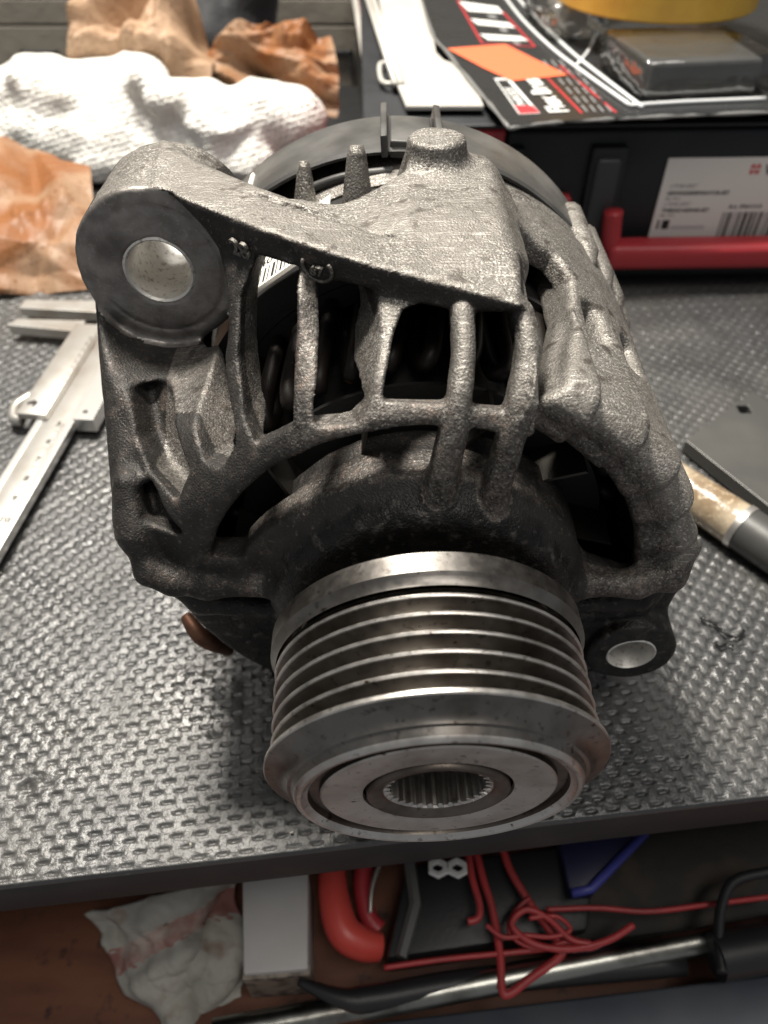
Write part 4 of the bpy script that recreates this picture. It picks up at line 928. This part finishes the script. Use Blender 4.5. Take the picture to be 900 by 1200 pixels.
WALL = mat('dusty_beige_wall', (0.27, 0.245, 0.205), 0, 0.75, var=[(14, (.21, .19, .16), .4, .7, 4)], bump=[(90, .6, 4)])
wl = tag(MB().box(-1400, 1300, 655, 680, -21, 420, .5).build('back_wall', WALL), kind='structure')
for z0, z1 in ((-20, 37), (38.5, 54), (56, 140)):
    for x0, x1 in ((-1400, -205), (-203, 12), (14, 1300)): MB().box(x0, x1, 650, 656, z0, z1, .8).build('wall_panel', WALL, wl)
for px in (48, 392):
    c = at(px, 68, Y=648.5)
    for s_ in (-1, 1): MB().box(c.x + s_ * 13 - 1.5, c.x + s_ * 13 + 1.5, 647.5, 650.2, c.z - 11, c.z + 5, .4).build('wall_slot', CLOTHB, wl)
    MB().box(c.x - 14.5, c.x + 14.5, 647.5, 650.2, c.z + 2, c.z + 5, .4).build('wall_slot', CLOTHB, wl)

# ------------------------------------------------------------------ open drawer under the bench
ZF = -112.0
DW = mat('red_brown_drawer_wood', (0.15, 0.058, 0.03), 0, 0.5, var=[(20, (.10, .036, .02), .4, .65, 5, (1, 5, 1)), (200, (.045, .02, .014), .62, .75, 4)], bump=[(150, .2, 3)])
tag(MB().box(-420, 480, -10, 420, ZF - 12, ZF, 0).build('drawer_floor', DW), kind='structure')
BLK = mat('black_tool_plastic', (0.016, 0.016, 0.017), 0, 0.45, bump=[(700, .06, 2)])
tag(MB().box(-900, 900, 230, 240, ZF, -22, 0).build('drawer_back', EDGE), kind='structure')
SLATE = mat('slate_blue_paint', (0.035, 0.042, 0.055), 0.2, 0.45, var=[(50, (.055, .06, .068), .4, .7, 4)])
p0, p1 = at(540, 1186, z=-92), at(900, 1142, z=-92); dfx = (p1 - p0).normalized()
DFM = frame((p0.x, p0.y, 0), dfx, Vector((-dfx.y, dfx.x, 0)))
tag(MB().box(-30, 320, -14, 0, ZF, -92, 1.0, DFM).build('drawer_front', SLATE, auto=40), kind='structure')
RAG = mat('soiled_white_rag', (0.40, 0.385, 0.34), 0, 0.85, var=[(28, (.26, .25, .23), .42, .66, 5), (70, (.22, .16, .12), .62, .75, 4)], bump=[(700, .25, 2), (60, 1.2, 3)], spec=.2)
rg = crumple('striped_rag', [[at(95, 1075, z=-100), at(110, 1110, z=-108), at(150, 1160, z=-108), at(195, 1215, z=-108)], [at(150, 1055, z=-84), at(170, 1100, z=-86), at(190, 1150, z=-90), at(215, 1210, z=-102)],
     [at(215, 1040, z=-80), at(225, 1080, z=-84), at(240, 1130, z=-92), at(250, 1190, z=-106)], [at(285, 1035, z=-88), at(285, 1080, z=-100), at(290, 1130, z=-106), at(282, 1168, z=-110)]],
     'soiled white cotton rag with one faded red stripe in the drawer', 'rag', RAG, 21, 5, 20, th=1.0)
RAGR = mat('faded_red_stripe', (0.27, 0.12, 0.105), 0, 0.85, var=[(90, (.38, .31, .27), .45, .62, 5), (30, (.20, .085, .075), .5, .7, 4)], bump=[(700, .25, 2)])
rg.data.materials.append(RAGR)
for p in rg.data.polygons:
    i, j = divmod(p.vertices[0], 64); t = j / 63 - (.46 - .26 * (i / 63))
    p.use_smooth = True
    if abs(t) < .085 + .02 * math.sin(i * .9) * math.sin(j * 2.3): p.material_index = 1
q0, q1, q2, q3 = at(284, 1030, z=-84), at(361, 1022, z=-84), at(361, 1136, z=-84), at(285, 1142, z=-84)
WBX = mat('dirty_white_box_card', (0.50, 0.485, 0.475), 0, 0.5, var=[(30, (.42, .40, .38), .45, .7, 4)], bump=[(100, .2, 3)])
wb = empty('white_box', (q0 + q2) / 2); wb.location.z = ZF * MM; tag(wb, 'plain off-white box standing in the drawer beside the rag', 'box')
MB().prism([(p.x, p.y) for p in (q3, q2, q1, q0)], ZF + .5, -84, .8).build('box_body', WBX, wb, auto=40)
MB().prism([(q3.x - .6, q3.y - 1.2), (q2.x + .6, q2.y - 1.2), (q2.x + .6, q2.y + 2), (q3.x - .6, q3.y + 2)], ZF + .5, -86, .6).build('box_lip', mat('grimy_lip', (.25, .21, .17), 0, .6, var=[(200, (.08, .06, .05), .45, .6, 4)]), wb, auto=40)
GRIPR = mat('coral_red_grip', (0.62, 0.075, 0.06), 0, 0.35, bump=[(120, .15, 2)])
pl_ = empty('pliers', at(415, 1080, z=-100)); pl_.location.z = ZF * MM; tag(pl_, 'pliers with thick red dipped handles beside the white box', 'pliers')
MB().tube(spline([at(388, 1000, z=-96), at(391, 1050, z=-95), at(402, 1090, z=-96), at(424, 1106, z=-98), at(446, 1110, z=-100)], 8), [4.4 + 1.4 * math.sin(math.pi * k / 32) for k in range(33)], 14).build('grip', GRIPR, pl_, smooth=True)
MB().tube(spline([at(428, 1000, z=-100), at(424, 1040, z=-101), at(432, 1075, z=-102), at(445, 1090, z=-103)], 8), [3.2] * 25, 12).build('grip', CASERED, pl_, smooth=True)
MB().tube(spline([at(446, 1010, z=-96), at(436, 1040, z=-96), at(434, 1070, z=-97)], 8), .8, 8).build('spring', COPPER if False else STEELB, pl_, smooth=True)
ch = empty('battery_charger', at(560, 1060, z=-100)); ch.location.z = ZF * MM; tag(ch, 'black boxy tool housing with chamfered edge and red leads over it', 'charger')
c_ = [at(452, 1124, z=-92), at(476, 1015, z=-92), at(700, 985, z=-92), at(690, 1090, z=-92)]
MB().prism([(p.x, p.y) for p in c_], ZF + .5, -92, 2.0).build('housing', BLK, ch, auto=40)
MB().tube([at(470, 1122, z=-91), at(487, 1060, z=-91), at(480, 1010, z=-91)], 2.2, 6).build('housing_edge', mat('worn_grey_edge', (.09, .09, .088), 0, .35), ch, auto=30)
c2 = [at(640, 1110, z=-97), at(655, 985, z=-97), at(960, 950, z=-97), at(960, 1075, z=-97)]
o = MB().prism([(p.x, p.y) for p in c2], ZF + .5, -97, 3.0).build('tool_bag', mat('black_bag_cloth', (.022, .020, .018), 0, .8, var=[(40, (.05, .036, .025), .5, .7, 4)], bump=[(200, .5, 3)]), auto=40); tag(o, 'flat black cloth tool bag at the back of the drawer', 'bag')
BLU = mat('blue_plastic', (0.045, 0.05, 0.24), 0, 0.4)
bw = empty('blue_wedge', at(700, 1020, z=-84)); tag(bw, 'dark blue plastic wedge lying on the black tool bag', 'wedge')
MB().prism([(p.x, p.y) for p in apoly([(668, 1048), (655, 985), (752, 975), (696, 1046)], -86)], -96.5, -86, .8).build('wedge_body', mat('dark_blue_plastic', (.012, .013, .045), 0, .45), bw, auto=40)
MB().tube(apoly([(670, 1047), (692, 1042), (756, 976)], -84.5), 1.6, 8).build('raised_edge', BLU, bw, smooth=True)
LEADR = mat('red_cable_rubber', (0.36, 0.035, 0.038), 0, 0.42, var=[(60, (.22, .03, .03), .45, .7, 4)], bump=[(300, .12, 3)])
cabs = [([(588, 990), (598, 1020), (622, 1060), (650, 1098), (660, 1112), (650, 1126), (622, 1146), (596, 1165), (588, 1158), (586, 1120), (577, 1066), (566, 1030), (556, 990)], 'long red test lead hanging in a narrow loop over the steel bar'),
        ([(548, 990), (553, 1026), (562, 1060), (560, 1076), (548, 1080)], 'short red lead bent over beside the white terminal'),
        ([(742, 1084), (712, 1102), (668, 1112), (626, 1106), (600, 1084), (616, 1066), (642, 1076), (668, 1100), (692, 1106)], 'red lead coiled flat with its end pointing right'),
        ([(450, 1134), (520, 1124), (590, 1117), (640, 1112)], 'thin red lead lying along the steel bar'),
        ([(620, 1052), (604, 1068), (596, 1088), (608, 1104), (634, 1112), (664, 1104), (690, 1112), (720, 1098)], 'thin red lead wandering through the tangle to the right'),
        ([(570, 1084), (590, 1098), (616, 1096), (644, 1098), (668, 1090), (652, 1074), (620, 1076)], 'thin red lead crossing the middle of the tangle'),
        ([(640, 1066), (700, 1064), (760, 1068), (830, 1060), (910, 1050)], 'dark red lead running right across the tool bag')]
for i, (P, lb) in enumerate(cabs):
    z_ = -86 + (i % 3) * 2.2
    o = MB().tube(spline([at(x, y, z=z_) for x, y in P], 8), (1.35, 1.2, 1.1, .9, .75, .8, .9)[i], 10).build('red_lead', LEADR, smooth=True); tag(o, lb, 'cable', 'red leads in the drawer')
tm = empty('terminal_plate', at(523, 1018, z=-80)); tag(tm, 'white terminal plate with two round holes beside the red leads', 'connector')
for dx in (-11, 12):
    c = at(524 + dx, 1019, z=-80); MB().lathe([(0, 2.0), (0, 3.6), (1.4, 3.6), (1.4, 2.0)], 0, 0, 6, Matrix.Translation(c) @ Matrix.Rotation(R(70), 4, 'X'), closed=True).build('terminal_ring', mat('white_nylon', (.72, .72, .70), 0, .4) if dx < 0 else bpy.data.materials['white_nylon'], tm)
c = at(524, 1020, z=-80); MB().box(c.x - 1.6, c.x + 1.6, c.y - .8, c.y + .8, -81.5, -79.5, .2).build('terminal_bridge', bpy.data.materials['white_nylon'], tm)
TUBE = mat('worn_chromed_tube', (0.34, 0.34, 0.31), 1.0, 0.30, var=[(45, (.06, .05, .045), .46, .66, 5)], bump=[(200, .08, 3)])
t0, t1 = at(250, 1212, z=-90), at(930, 1083, z=-90)
o = MB().tube([t0, t1], 4.2, 24).build('steel_tube', TUBE, auto=40); tag(o, 'long polished steel bar lying across the drawer front', 'bar')
o = MB().tube(spline([at(350, 1150, z=-86), at(400, 1170, z=-86), at(440, 1170, z=-88), at(560, 1150, z=-90), at(800, 1128, z=-93)], 6), [1.2 + 2.8 * min(1, k / 10) for k in range(25)], 12).build('black_tool_shaft', BLK, smooth=True); tag(o, 'black tapered tool shaft in front of the white box', 'tool')
o = MB().tube([at(838, 1122, z=-84), at(960, 1100, z=-84)], 7.0, 20).build('black_grip', BLK, auto=40); tag(o, 'thick black round grip at the lower right edge', 'grip')
o = MB().tube(spline([at(910, 1020, z=-80), at(862, 1032, z=-80), at(846, 1060, z=-80), at(842, 1100, z=-80), at(846, 1140, z=-80)], 8), 1.7, 10).build('black_cable', BLK, smooth=True); tag(o, 'black cable bending down past the thick black grip', 'cable')

# a few shavings on the mat
SW = mat('black_swarf', (.02, .02, .02), .3, .35)
for P, lb in (([(820, 724), (832, 728), (842, 734), (849, 742), (858, 746), (866, 745), (872, 738)], 'curled black metal shaving on the mat right of the lower lug'),
              ([(838, 752), (845, 757), (852, 754), (860, 757)], 'short black shaving on the mat just below the curled one')):
    o = MB().tube(spline([at(x, y, z=.9 + .5 * (k % 2)) for k, (x, y) in enumerate(P)], 4), [.18 + .45 * abs(math.sin(k * 1.3)) for k in range(4 * (len(P) - 1) + 1)], 6).build('metal_shaving', SW, smooth=True); tag(o, lb, 'shaving')
rs = random.Random(5); b = MB()
for k in range(150):
    x, y = rs.uniform(0, 900), rs.uniform(380, 1000); p = at(x, y, z=.5); q = .12 + .35 * rs.random() ** 3
    if (BM.inverted() @ p).y < 3: continue
    M = Matrix.Translation(p) @ Matrix.Rotation(rs.uniform(0, 6), 4, 'Z') @ Matrix.Rotation(rs.uniform(0, 6), 4, 'X'); b.box(-q, q, -q * .6, q * .6, -q * .4, q * .4, 0, M)
o = b.build('grit', mat('pale_grit', (.45, .42, .36), 0, .7)); o['kind'] = 'stuff'; o['label'] = 'fine pale grit and dust specks scattered on the mat'; o['category'] = 'grit'
